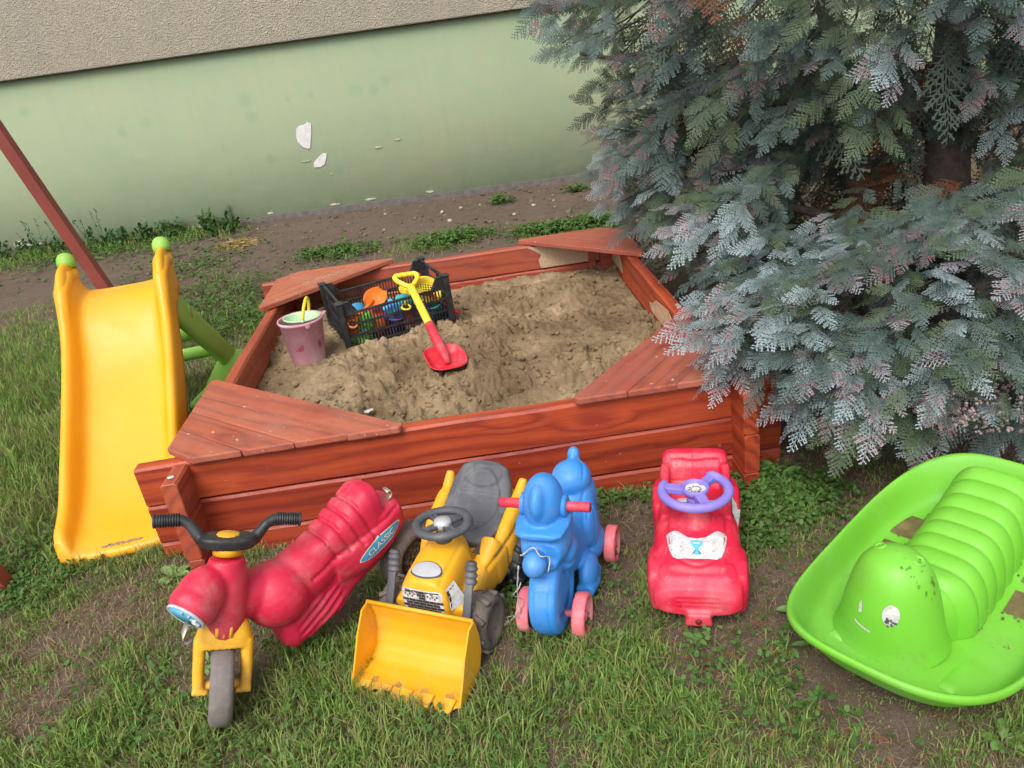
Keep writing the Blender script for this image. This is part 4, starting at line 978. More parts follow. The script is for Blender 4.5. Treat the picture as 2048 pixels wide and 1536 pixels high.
# ------------------------------------------------------------------ green rocker
def make_rocker():
    rz = -2.4835; O = Vector((2.196, -.866, 0))
    root = empty('rocker_toy', O, rz, 'lime green caterpillar rocker with ribbed back and tub-shaped base', 'rocking toy')
    root.rotation_euler = (0, .05, rz)
    # tub: floor, sloped wall, rolled rim; plan is a rounded rectangle, ends rise
    Lh, Wh = .46, .272
    def plan(k, n, a, b, p): return ellipse(a, b, n, p)
    n = 96; m = MB(); rings = []
    def z_end(x): return .085*(abs(x)/Lh)**2.6
    spec = [(.0, .0), (.35, .0), (.66, .0), (.79, .0), (.845, .006), (.885, .020), (.935, .050), (.975, .076), (1.0, .084), (1.020, .080), (1.028, .069), (1.022, .058), (1.004, .054)]
    for s_, z in spec:
        ring = []
        for x, y in ellipse(Lh*s_ if s_ else .001, Wh*s_ if s_ else .001, n, 2.93):
            ring.append((x, y, .048 + z_end(x)*(.75 if z < .03 else 1) + z))
        rings.append(ring)
    m.loft(rings, caps=False); tub = m.build('tub', LIME, root, sub=1); so = tub.modifiers.new('solid', 'SOLIDIFY'); so.thickness = .006; so.offset = -1
    SCUFF = simple('dark_scuff', (.09, .22, .03), .7, .4, 50)
    # runner keel below
    k_ = MB()
    for sg in (-1, 1):
        kk = MB(); kk.loft([[(x, sg*.13+a, .006+z_end(x)*.95 + (.022+c)) for a, c in ellipse(.024, .020, 16, 3)] for x in np.linspace(-.30, .30, 19)]); kk.build('runner', LIME, root)
    # ribbed back
    rb = MB(); rows = []; xs = np.linspace(.175, -.39, 150)
    for x in xs:
        t = (x+.39)/.53; ph = ((.175-x)/.060) % 1.0; rib = abs(math.sin(math.pi*ph))**.55
        hgt = (.155+.02*(1-t))*(.93+.07*rib); hgt *= .80+.20*float(sstep(.175, .09, x)); wd = .106*(.945+.055*rib)*(.55+.45*float(sstep(.175, .06, x)))
        if x < -.35: hgt *= max(.1, (x+.39)/.04)**.4 if x > -.389 else .35 
        row = []
        for i in range(33):
            a = math.pi*i/32; cy = math.cos(a); sy = math.sin(a)
            yy = math.copysign(abs(cy)**.55, cy)*wd*(1+.12*(1-sy)); row.append((x, yy, .05 + z_end(x)*.7 + sy**.62*hgt))
        rows.append(row)
    rb.loft(rows, caps=False, closed=False); rb.build('ribbed_back', LIME, root)
    # head: blunt bell
    hd = MB(); prof = [(.150, .035), (.138, .060), (.130, .10), (.120, .15), (.108, .20), (.092, .245), (.070, .272), (.040, .287), (.012, .291), (.001, .2915)]
    Mh = Matrix.Translation((.190, -.040, .03)) @ Matrix.Diagonal((.86, .90, .98, 1)); hd.lathe(prof, 56, Mh); head = hd.build('head', LIME, root, sub=1)
    hm = hd.mesh('t')
    d1 = Vector((-1, 0, -.05)).normalized()
    def face(y, z, poly, mat, nm, off=.0018, par=None, dd=None):
        return link(nm, project_decal(hm, (.3, y, z), (0, 1, 0), (0, 0, 1), dd or d1, poly, 5, off), mat, par or head)
    e = face(-.006, .205, ellipse(.018, .028, 28), WHT, 'eye_sticker')
    r = random.Random(2)
    for k in range(9):
        a = r.uniform(0, 6.28); rr = r.uniform(.002, .013); face(-.006+rr*math.cos(a), .196+rr*math.sin(a)*1.1-.004, rough_poly(.0032, .004, 9, .5, k), GRY, 'eye_speck', .003, e)
    face(-.076, .195, rough_poly(.005, .016, 12, .35, 4), WHT, 'eye_sticker')
    mo = [(-.022, .006), (-.010, 0), (.008, -.003), (.022, -.004), (.022, .001), (.008, .003), (-.010, .006), (-.020, .011)]
    face(-.066, .145, mo, WHT, 'mouth_sticker')
    # antenna sockets
    for y, tall in ((.022, 1), (-.066, 0)):
        Ms = Matrix.Translation((.180, y-.016, .303)) @ Matrix.Rotation(-.45*math.copysign(1, y), 4, 'X')
        MB().lathe([(.017, -.012), (.014, .006), (.011, .006), (.010, -.004), (.002, -.004)], 22, Ms, True, True).build('antenna_socket', LIME, head)
        MB().lathe([(.0098, -.004), (.002, -.0036)], 18, Ms, True, True).build('socket_hole', DRK, head)
    for k in range(26):
        a = r.uniform(0, 6.28); q_ = r.random()**.6*.045; s_ = r.uniform(.0008, .0026)
        link('scuff', project_decal(hm, (.205 + q_*math.cos(a)*.7, .012+q_*math.sin(a), .3), (1, 0, 0), (0, 1, 0), (0, 0, -1), rough_poly(s_*1.6, s_, 7, .5, k), 1, .0035), SCUFF, head)
    # muddy foot wells
    mud = simple('wet_mud', (.15, .11, .05), .45, .6, 22, .2, .003)
    for x, y in ((-.09, .170), (-.10, -.172), (-.215, .170), (-.225, -.172)):
        pts = rough_poly(.055, .042, 40, .16, int(100*(x+y)) % 50)
        pts = [(math.copysign(min(abs(a)*1.25, .046), a), math.copysign(min(abs(b)*1.25, .034), b)) for a, b in pts]
        MB().add([(x+a, y+b, .0505+z_end(x+a)*.75) for a, b in pts], [tuple(range(len(pts)))]).build('mud_puddle', mud, root)
    for k in range(80):
        sg = r.choice((-1, 1)); x = r.uniform(-.3, .1); y = sg*r.uniform(.10, .195); s_ = r.uniform(.001, .004)
        pts = rough_poly(s_*1.6, s_, 8, .5, k); MB().add([(x+a, y+b, .0502+z_end(x)*.75) for a, b in pts], [tuple(range(8))]).build('mud_fleck', mud, tub)
    for k in range(2): MB().lathe([(.005, 0), (.001, .0004)], 12, Matrix.Translation((.04-.03*k, -.19+.0*k, .0508)), True, True).build('drain_hole', DRK, tub)
    return root
make_rocker()
# ------------------------------------------------------------------ slide
def make_slide():
    b0 = Vector((-.305, .085)); t0 = Vector((-.435, 1.03)); ax = (b0-t0).normalized(); rz = math.atan2(ax.y, ax.x)
    root = empty('slide', (b0.x, b0.y, gzf(b0.x, b0.y)+.03), rz, 'yellow plastic toddler slide with green knobs and green ladder frame', 'slide')
    # local x toward the exit; y left (image right); bed height along x
    L = (t0-b0).length
    key = [(-L-.10, .70), (-L+.02, .685), (-L+.10, .63), (-.70, .46), (-.45, .265), (-.25, .125), (-.13, .062), (-.03, .035), (.02, .022)]
    def bed(x):
        for k in range(len(key)-1):
            if key[k][0] <= x <= key[k+1][0]:
                p0 = key[max(k-1, 0)]; p1 = key[k]; p2 = key[k+1]; p3 = key[min(k+2, len(key)-1)]; t = (x-p1[0])/(p2[0]-p1[0])
                m1 = (p2[1]-p0[1])/(p2[0]-p0[0])*(p2[0]-p1[0]); m2 = (p3[1]-p1[1])/(p3[0]-p1[0])*(p2[0]-p1[0])
                return (2*t**3-3*t*t+1)*p1[1] + (t**3-2*t*t+t)*m1 + (-2*t**3+3*t*t)*p2[1] + (t**3-t*t)*m2
        return key[-1][1]
    hw = .212
    rows = []; N_ = 70
    for k in range(N_):
        x = lerp(-L-.09, .02, k/(N_-1)); z = bed(x); s_ = (x+L)/L
        # wall height: horns at the top, low roll near the exit
        hgt = .10 if x > -.25 else .115
        hgt = .115 - .045*float(sstep(-.30, .0, x)) + .035*float(sstep(-L+.22, -L-.02, x))
        lip = float(sstep(-L+.20, -L+.12, x))
        wf = hw*(1 - .02*s_)
        if x < -L-.02: hgt += 0
        prof = [(-1.05, -.07), (-1.07, .25*hgt-.02), (-1.065, .72*hgt), (-1.03, .94*hgt), (-.98, hgt), (-.92, .985*hgt), (-.865, .84*hgt), (-.825, .54*hgt), (-.79, .26*hgt), (-.74, .05*hgt+.006), (-.66, .004-.006*(1-lip)), (-.30, -.006*(1-lip)), (0, -.006*(1-lip))]
        full = prof + [(-a, c) for a, c in prof[-2::-1]]
        if x > -.02:
            e = (x+.02)/.04; full = [(a*(1-.03*e), c*(1-.25*e)) for a, c in full]
        rows.append([(x, a*wf, z+c) for a, c in full])
    last = rows[-1]; zb = bed(.02)
    for e, dx, dz in ((.10, .012, -.002), (.3, .022, -.008), (.6, .028, -.02), (.85, .026, -.04), (.97, .018, -.055)):
        rows.append([(x+dx - .02*abs(y/hw)**6, y*(1-.02*e), max(zb-.04, zb + (z-zb)*(1-e) + dz)) for x, y, z in last])
    m = MB(); m.loft(rows, caps=False, closed=False)
    ch = m.build('chute', YSL, root, sub=1); so = ch.modifiers.new('solid', 'SOLIDIFY'); so.thickness = .006; so.offset = 0
    # round nose at the exit and rolled top edge
    mudm = simple('dry_mud', (.30, .20, .12), .95, .4, 60, .6, .004)
    for k in range(9):
        y = -.05 + k*.022; p = rough_poly(.013, .015, 12, .5, k)
        MB().add([(.016+a*.8, y+b_, bed(.0)-.004-.25*max(0, a)) for a, b_ in p], [tuple(range(12))]).build('mud_fleck', mudm, ch)
    # horns with green ball caps
    for sg in (-1, 1):
        x0 = -L-.085; z0 = bed(x0)+.062
        hn = MB(); hn.tube([(-L+.20, sg*hw*.955, bed(-L+.20)+.07), (-L+.08, sg*hw*.955, bed(-L+.08)+.10), (-L-.02, sg*hw*.955, bed(-L-.02)+.10), (x0, sg*hw*.955, z0+.02), (x0-.02, sg*hw*.955, z0+.05)], [.024, .032, .037, .037, .036], 20)
        hn.loft([[(-L+.05+a, sg*hw*.99+c*.018, bed(-L+.05)+z) for a, c in ellipse(w_, 1, 20, 2.5)] for z, w_ in ((-.06, .13), (.03, .10), (.08, .05))])
        link('horn', fuse(hn, .008, 8), YSL, root)
        cp = MB(); cp.lathe([(.0375, -.022), (.039, .0), (.037, .018), (.029, .034), (.015, .043), (.001, .045)], 28, Matrix.Translation((x0-.016, sg*hw*.955, z0+.080)) @ Matrix.Rotation(-.35, 4, 'Y'), True); cp.build('knob', GRN, root)
    # deck lip at the top
    MB().box((-L-.08, 0, bed(-L-.08)-.02), (.03, hw*1.85, .05)).build('deck_edge', YSL, root, bevel=.01, seg=3)
    # ladder frame: two raked sides, rungs
    top = Vector((-L-.02, 0, .66)); foot = Vector((-1.70, 0, -.02))
    for sg in (-1, 1):
        y0, y1 = sg*hw*.80, sg*.255
        sd = MB(); A = Vector((-L-.0, y0, .64)); B = Vector((-1.70, y1, -.03))
        rr = []
        for t in np.linspace(0, 1, 14):
            c = A.lerp(B, t); w_ = lerp(.085, .080, t) + .02*math.exp(-((t-1)/.08)**2)
            rr.append([c + Vector((a*.70, b_*.7, -a*.72)) for a, b_ in ellipse(w_, .038, 18, 3)])
        sd.loft(rr)
        # inner web panel curving away below the deck
        wb = [];
        for t in np.linspace(0, 1, 12):
            c = A.lerp(B, t); k = .05*(1-t)**2 + .02; wb.append((c, k))
        web = []
        for c, k in wb: web.append([c + Vector((0, -.008, 0)), c + Vector((k, -.008, -.03*0)), c + Vector((k, .008, 0)), c + Vector((0, .008, 0))])
        sd.loft(web)
        link('ladder_side', fuse(sd, .010, 4), GRN, root)
    for z in (.16, .33, .50):
        t = (.68-z)/.68; x = lerp(-L+.02, -1.72, t); yy = lerp(hw, .235, t)
        MB().tube([(x, -yy, z), (x, yy, z)], .022, 12, flat=1.6).build('rung', GRN, root)
    # cross tie near the ground on the image-right side
    for sg in (-1, 1):
        P = [(-1.68, sg*.25, .06), (-1.45, sg*.24, .075), (-1.2, sg*.22, .07), (-.98, sg*.20, .09)]
        MB().tube(P, [.085, .075, .070, .085], 14, flat=.35).build('side_tie', GRN, root)
    return root
make_slide()
# ------------------------------------------------------------------ swing-frame leg, painted brown-red
def make_leg():
    m, nt, b = mat_base('brown_red_paint', .45, .4); c = coords(nt)
    nt.links.new(ramp(nt, noise(nt, c, 5, 5), [(.3, (.20, .040, .030)), (.7, (.26, .055, .040))]), b.inputs['Base Color']); bump(nt, b, noise(nt, c, 40, 5), .1, .003)
    root = empty('swing_frame', (-1.39, .9, 0), 0, 'brown red painted square swing frame leaning at the left edge', 'swing frame')
    def beam(a, b_, w_, nm):
        d = (b_-a); ln = d.length; q = d.to_track_quat('X', 'Z').to_matrix()
        o = MB().box((0, 0, 0), (ln, w_, w_)).build(nm, m, root, sm=False, bevel=.006, seg=2); o.matrix_world = Matrix.Translation((a+b_)/2) @ q.to_4x4()
        o.matrix_parent_inverse = Matrix.Identity(4); o.matrix_local = Matrix.Translation((a+b_)/2 - Vector(root.location)) @ q.to_4x4(); return o
    for y in (1.85, -.06):
        for x0 in ((-.71, -2.07) if y > 0 else (-.655, -2.12)): beam(Vector((x0, y, -.08)), Vector((lerp(x0, -1.39, .93), y, 2.2)), .062, 'leg')
    beam(Vector((-1.39, -.35, 2.26)), Vector((-1.39, 2.15, 2.26)), .10, 'top_beam')
make_leg()
# ------------------------------------------------------------------ crate with sand toys
def sz(x, y): return float(sand_z(np.array([x]), np.array([y]))[0])
CR_A = math.atan2(.187, .52); CR_O = Vector((.455, 1.225, .185)); CL, CD, CHH = .55, .375, .245
def cw(x, y, z):
    """crate-local to world"""
    c, s_ = math.cos(CR_A), math.sin(CR_A); return Vector((CR_O.x + c*x - s_*y, CR_O.y + s_*x + c*y, CR_O.z + z))
def make_crate():
    root = empty('crate', CR_O, CR_A, 'black slatted plastic crate full of sand toys inside the sandbox', 'crate')
    root.rotation_euler = (R(1.5), R(-1.0), CR_A)
    t = .006; lo = .185
    MB().box((CL/2, CD/2, .006), (CL, CD, .012)).build('floor', BLK, root, sm=False, bevel=.002, seg=1)
    def wall(nm, L_, hgt, cutout, place):
        m = MB(); T_ = lambda x, y, z: place @ Vector((x, y, z))
        def bx(x0, x1, z0, z1, d=t): 
            c = ((x0+x1)/2, 0, (z0+z1)/2); n0 = len(m.v); m.box(c, (x1-x0, d, z1-z0)); m.v[n0:] = [tuple(place @ Vector(q)) for q in m.v[n0:]]
        rails = [(0, .018), (.058, .068), (.118, .128), (.176, .188)] if cutout else [(0, .018), (.058, .068), (.118, .128), (.176, .186), (hgt-.014, hgt)]
        for z0, z1 in rails: bx(0, L_, z0, z1, t*2.0)
        n = int(L_/.0155)
        for k in range(1, n):
            x = L_*k/n; top_ = lo if cutout else (.18 if L_*.28 < x < L_*.72 else hgt-.01)
            bx(x-.0028, x+.0028, .01, top_-.004, t*.9)
        if cutout:      # raised corners with sloping shoulders
            for s0, s1 in ((0, 1), (L_, -1)):
                pr = [(s0, lo-.004), (s0+s1*.075, lo-.004), (s0+s1*.045, hgt), (s0, hgt)]; pr = pr if s1 > 0 else pr[::-1]
                n0 = len(m.v); m.prism(pr, -t*.5, t*.5, Matrix(((1, 0, 0, 0), (0, 0, 1, 0), (0, 1, 0, 0), (0, 0, 0, 1)))); m.v[n0:] = [tuple(place @ Vector(q)) for q in m.v[n0:]]
                n0 = len(m.v); m.tube([(s0+s1*.08, 0, lo), (s0+s1*.047, 0, hgt-.003), (s0, 0, hgt-.003)], .0055, 6); m.v[n0:] = [tuple(place @ Vector(q)) for q in m.v[n0:]]
        else:           # hand hole frame
            bx(L_*.27, L_*.29, .18, hgt, t*2); bx(L_*.71, L_*.73, .18, hgt, t*2); bx(0, L_*.27, .186, hgt-.01, t*.7); bx(L_*.73, L_, .186, hgt-.01, t*.7)
        m.build(nm, BLK, root, sm=False)
    I = Matrix.Identity(4)
    wall('long_side', CL, CHH, True, Matrix.Translation((0, t, 0))); wall('long_side', CL, CHH, True, Matrix.Translation((0, CD-t, 0)))
    Rz = Matrix.Rotation(math.pi/2, 4, 'Z')
    wall('end_side', CD, CHH, False, Matrix.Translation((t, 0, 0)) @ Rz); wall('end_side', CD, CHH, False, Matrix.Translation((CL-t, 0, 0)) @ Rz)
    for x in (0, CL):
        for y in (0, CD):
            MB().box((x, y, CHH/2), (.030, .030, CHH)).build('corner_post', BLK, root, sm=False, bevel=.004, seg=1)
            MB().box((x, y, CHH+.002), (.040, .040, .008)).build('corner_cap', BLK, root, sm=False, bevel=.002, seg=1)
make_crate()
def col_plastic(nm, c): return plastic(nm, c, .42, .15, .05, scale=3)
ORG = col_plastic('orange_plastic', (.78, .16, .012)); TLIM = col_plastic('toy_green', (.16, .52, .06)); TBLU = col_plastic('toy_blue', (.06, .33, .62)); TYEL = col_plastic('toy_yellow', (.75, .58, .03))
TRED = col_plastic('toy_red', (.56, .02, .03)); TPUR = col_plastic('toy_purple', (.13, .06, .30)); TTEAL = col_plastic('toy_teal', (.02, .33, .32)); TLB = col_plastic('toy_sky_blue', (.28, .55, .70))
def toy_root(nm, p, rot, label, cat='sand toy', group='sand toys heaped in the crate'):
    e = empty(nm, cw(*p), 0, label, cat, group); e.rotation_euler = (rot[0], rot[1], rot[2]+CR_A); return e
def mould(p, rot, mat, label, r0, r1, h, lobes, depth=.14):
    e = toy_root('sand_mould', p, rot, label); m = MB(); n = 48; rings = []
    for r_, z in ((r0*1.10, 0), (r0*1.10, .004), (r0, .006), (r1, h*.85), (r1*.9, h), (r1*.4, h*1.01), (r1*.01, h*1.01)):
        rings.append([(r_*(1+depth*math.cos(lobes*2*math.pi*i/n))*math.cos(2*math.pi*i/n), r_*(1+depth*math.cos(lobes*2*math.pi*i/n))*math.sin(2*math.pi*i/n), z) for i in range(n)])
    m.loft(rings, caps=False); m.build('shell', mat, e); return e
def scoop(p, rot, mat, label, ln=.2, w_=.075):
    e = toy_root('toy_shovel', p, rot, label); b = MB(); rows = []
    for k in range(15):
        t = k/14; ww = w_/2*(.75+.35*math.sin(math.pi*min(1, t*1.15)))*(1 if t < .8 else 1-1.6*(t-.8)); d = .02*(1-t*.6)
        rows.append([(t*ln*.5, ww*a, d*(abs(a)**2.5) - .006*(1-abs(a))) for a in np.linspace(-1, 1, 11)])
    b.loft(rows, caps=False, closed=False); o = b.build('blade', mat, e); so = o.modifiers.new('s', 'SOLIDIFY'); so.thickness = .003
    h = MB(); h.tube([(.04, 0, .004), (-.02, 0, .014), (-ln*.35, 0, .018), (-ln*.5, 0, .018)], [.008, .010, .009, .011], 12, flat=.8); h.build('handle', mat, e)
    lp = [(-ln*.5-.022+.022*math.cos(a), .022*math.sin(a), .018) for a in np.linspace(0, 2*math.pi, 21)]; MB().tube(lp, .005, 8, caps=False).build('grip', mat, e); return e
def cup(p, rot, mat, label, r=.05, h=.09):
    e = toy_root('sand_cup', p, rot, label); MB().lathe([(r*.75, 0), (r, h), (r*1.08, h), (r*1.08, h+.006), (r*.95, h+.004), (r*.70, .004), (.001, .004)], 32, None, True).build('cup', mat, e)
    lp = [(r*.9+.022*math.sin(a), 0, h*.5-.028*math.cos(a)) for a in np.linspace(0, math.pi, 12)]; MB().tube(lp, .006, 8).build('handle', mat, e); return e
def sieve(p, rot, mat, label, r=.075):
    e = toy_root('sand_sieve', p, rot, label); MB().lathe([(r*.85, 0), (r, .035), (r*1.06, .036), (r*1.06, .041), (r*.94, .04), (r*.80, .003)], 36).build('rim', mat, e)
    g = MB()
    for k in range(-4, 5):
        w_ = math.sqrt(max(0, (r*.84)**2 - (k*r*.18)**2))
        if w_ > .01: g.box((k*r*.18, 0, .003), (.004, 2*w_, .003)); g.box((0, k*r*.18, .0045), (2*w_, .004, .003))
    g.build('mesh', mat, e, sm=False); return e
def sand_rake(p, rot, mat, label):
    e = toy_root('toy_rake', p, rot, label); MB().tube([(-.17, 0, .01), (0, 0, .012)], [.009, .008], 12).build('handle', mat, e)
    MB().box((.006, 0, .010), (.014, .10, .010)).build('head', mat, e, bevel=.002)
    for k in range(6): MB().tube([(.012, -.042+k*.0168, .009), (.030, -.042+k*.0168, -.004), (.034, -.042+k*.0168, -.022)], [.0045, .004, .0025], 8).build('tine', mat, e)
    return e
scoop((.16, .10, .165), (.6, -.35, .6), ORG, 'orange toy shovel sticking up out of the black crate', .26, .10)
cup((.05, .07, .055), (.15, .3, 1), ORG, 'orange sand cup by the left front corner inside the crate', .055, .10)
cup((.20, .06, .045), (-1.2, .3, .4), ORG, 'orange sand cup lying on its side under the orange shovel', .05, .11)
mould((.115, .06, .105), (1.1, .2, .2), TLIM, 'light green lobed sand mould behind the crate front slats', .045, .035, .045, 5)
mould((.08, .055, .025), (1.2, .1, .1), TLIM, 'light green sand mould at the bottom left of the crate', .045, .032, .04, 6)
cup((.12, .05, .063), (-1.4, .2, .9), TLB, 'pale blue sand cup lying low behind the slats', .035, .08)
mould((.27, .055, .13), (1.0, -.2, .4), TBLU, 'blue star sand mould in the middle of the crate', .045, .03, .04, 5, .2)
mould((.33, .07, .145), (.9, .4, 0), TTEAL, 'teal round sand mould beside the blue star mould', .045, .036, .04, 8, .06)
cup((.25, .06, .02), (.2, .1, .3), TPUR, 'dark purple sand cup standing on the crate floor', .05, .08)
scoop((.36, .11, .165), (.2, -.3, 1.2), TYEL, 'yellow toy shovel lying on top of the heap', .2, .07)
sieve((.46, .10, .155), (.8, .3, 0), TYEL, 'yellow sand sieve near the right end of the crate')
sand_rake((.47, .055, .145), (.6, -.7, 2.6), TRED, 'small red toy rake leaning on the yellow sieve')
cup((.34, .055, .035), (-1.3, .5, .2), TRED, 'red sand cup lying behind the middle slats', .05, .09)
mould((.43, .055, .07), (1.2, .2, .2), TPUR, 'purple sand mould at the right behind the slats', .045, .036, .045, 6)
cup((.48, .06, .03), (.1, -.2, .5), TTEAL, 'teal sand cup in the right front corner of the crate', .045, .08)
mould((.20, .16, .08), (.2, .2, .2), TRED, 'red sand mould under the heap at the crate centre', .06, .045, .05, 5)
mould((.36, .18, .10), (-.2, .3, .2), TLB, 'pale blue sand mould at the back of the heap', .055, .04, .05, 6)
cup((.13, .20, .06), (-1.2, .4, .2), TBLU, 'blue sand cup lying at the back left of the heap', .05, .09)
mould((.45, .22, .09), (.3, -.2, .2), TLIM, 'green sand mould at the back right of the heap', .055, .04, .05, 8, .08)
# ------------------------------------------------------------------ pink pail with a green pail in it
def make_pails():
    px, py = .275, 1.13; z0 = sz(px, py) - .012
    pk = plastic('faded_pink_plastic', (.50, .23, .29), .65, .6, .35, (.60, .46, .47), 1.2)
    root = empty('pail', (px, py, z0), .3, 'faded dusty pink pail standing in the sand against the sandbox side', 'pail'); root.rotation_euler = (R(0), R(1), .3)
    MB().lathe([(.076, 0), (.078, .004), (.101, .205), (.106, .207), (.108, .213), (.106, .220), (.101, .2205), (.099, .214), (.075, .006), (.001, .006)], 56, None, True).build('body', pk, root)
    # pouring lip and lugs
    MB().tube([(.103, -.02, .218), (.121, 0, .222), (.103, .02, .218)], [.006, .007, .006], 8).build('spout', pk, root)
    for a in (R(100), R(280)): MB().box((.106*math.cos(a), .106*math.sin(a), .207), (.012, .022, .026), Matrix.Rotation(a, 3, 'Z')).build('lug', pk, root, bevel=.003)
    bare = simple('deep_pink', (.26, .05, .085), .55, .15, 40, .05)
    mesh = MB().lathe([(.076, 0), (.078, .004), (.101, .205)], 56).mesh('t')
    hz = [(-.022, .012), (-.014, .006), (0, .010), (.006, .018), (.015, .022), (.021, .016), (.02, .004), (.014, -.010), (0, -.012), (-.020, -.010)]
    d = Vector((-.15, .98, 0)); d = Matrix.Rotation(-.3, 3, 'Z') @ Vector((0.0, 1, 0))
    u = d.cross(Vector((0, 0, 1)))
    link('worn_patch', project_decal(mesh, -d*.0 + Vector((0, 0, .095)) - u*.012, u, (0, 0, 1), d, hz, 4, .001), bare, root)
    link('worn_patch', project_decal(mesh, Vector((0, 0, .10)) + u*.075, u, (0, 0, 1), d, rough_poly(.006, .02, 12, .3, 3), 4, .001), bare, root)
    gm = plastic('pale_green_plastic', (.42, .62, .38), .5, .15, .2, (.5, .5, .4), 2)
    g = empty('pail', (px+.004, py+.004, z0+.085), 0, 'pale green pail with yellow handle nested inside the pink pail', 'pail'); g.rotation_euler = (R(-4), R(3), 0)
    MB().lathe([(.062, 0), (.064, .004), (.083, .130), (.088, .131), (.0885, .138), (.085, .139), (.081, .133), (.062, .006), (.001, .006)], 48, None, True).build('body', gm, g)
    P = []
    for k in range(25):
        a = math.pi*k/24; P.append((.018 + .030*math.sin(a)*.6, .086*math.cos(a), .135+.088*math.sin(a)))
    MB().tube(P, .0048, 10, flat=1.6).build('handle', TYEL, g)
    for sg in (-1, 1): MB().tube([(.018, sg*.080, .135), (.018, sg*.093, .135)], .007, 10).build('pivot', gm, g)
make_pails()
# ------------------------------------------------------------------ big shovel leaning on the crate
def make_shovel():
    tip = Vector((.955, .80, sz(.955, .80)+.050)); top = Vector((.79, 1.315, .475)); d = (top-tip).normalized()
    root = empty('shovel', tip, 0, 'toy shovel with yellow handle and red scoop leaning on the crate', 'shovel')
    L_ = (top-tip).length; x = d; y = Vector((0, 0, 1)).cross(x).normalized(); y = (y + Vector((0, 0, .12))).normalized(); z = x.cross(y).normalized(); y = z.cross(x)
    F = lambda a, b, c: x*a + y*b + z*c
    rs = plastic('shovel_red', (.60, .025, .045), .38, .12, .12, (.5, .38, .3), 2); ys = plastic('shovel_yellow', (.80, .60, .03), .4, .10, .06, (.5, .4, .2), 2)
    b = MB(); rows = []
    fl = Vector((d.x, d.y, 0)).normalized()       # the blade lies flatter than the shaft
    bx_ = (fl*.9 + Vector((0, 0, .22))).normalized(); by = y; bz = bx_.cross(by).normalized()
    if bz.z < 0: bz = -bz
    cc = bx_*.085
    for q_ in (.02, .3, .55, .72, .82, .90, .96, 1.0, 1.04):
        hgt = .034*max(0, (q_-.55)/.45)**1.6 - .012; rows.append([cc + bx_*(px_) + by*(py_) + bz*(hgt*(1.0 if px_ > -.03 else .55)) for px_, py_ in ellipse(.088*q_, .092*q_, 44, 3.0)])
    b.loft(rows, caps=False); bl = b.build('scoop', rs, root, sub=1); so = bl.modifiers.new('s', 'SOLIDIFY'); so.thickness = .005
    s0 = bx_*.055 + bz*.004; j = bx_*.165 + bz*.035
    m = MB(); q0 = F(.30, 0, 0); m.tube([s0, bx_*.10 + bz*.022, (j+F(.19, 0, 0))/2, F(.24, 0, 0), q0], [.014, .022, .024, .023, .022], 16); m.build('socket', rs, root)
    m = MB(); m.tube([F(.295, 0, 0), F(.34, 0, 0), F(L_-.09, 0, 0), F(L_-.055, 0, 0)], [.0195, .0195, .0185, .021], 14); m.build('shaft', ys, root)
    P = [F(L_-.06, 0, 0), F(L_-.04, .022, 0), F(L_-.005, .052, 0), F(L_+.022, .058, 0), F(L_+.034, .045, 0), F(L_+.032, .03, 0), F(L_+.035, .015, 0), F(L_+.032, 0, 0), F(L_+.035, -.015, 0), F(L_+.032, -.03, 0), F(L_+.034, -.045, 0), F(L_+.022, -.058, 0), F(L_-.005, -.052, 0), F(L_-.04, -.022, 0), F(L_-.06, 0, 0)]
    m = MB(); Q = []
    for i in range(len(P)-1):
        for k in range(3): Q.append(P[i].lerp(P[i+1], k/3))
    Q.append(P[-1]); m.tube(Q, .0125, 12); link('grip', fuse(m, .003, 6), ys, root)
make_shovel()
m = MB().add([(.60+a, .545+b_, sz(.60, .545)+.040+.004*math.sin(80*a)) for a, b_ in rough_poly(.026, .018, 12, .35, 8)], [tuple(range(12))])
o = m.build('paper_scrap', WHT); tag(o, 'small crumpled white paper scrap lying on the sand', 'paper'); so = o.modifiers.new('s', 'SOLIDIFY'); so.thickness = .001
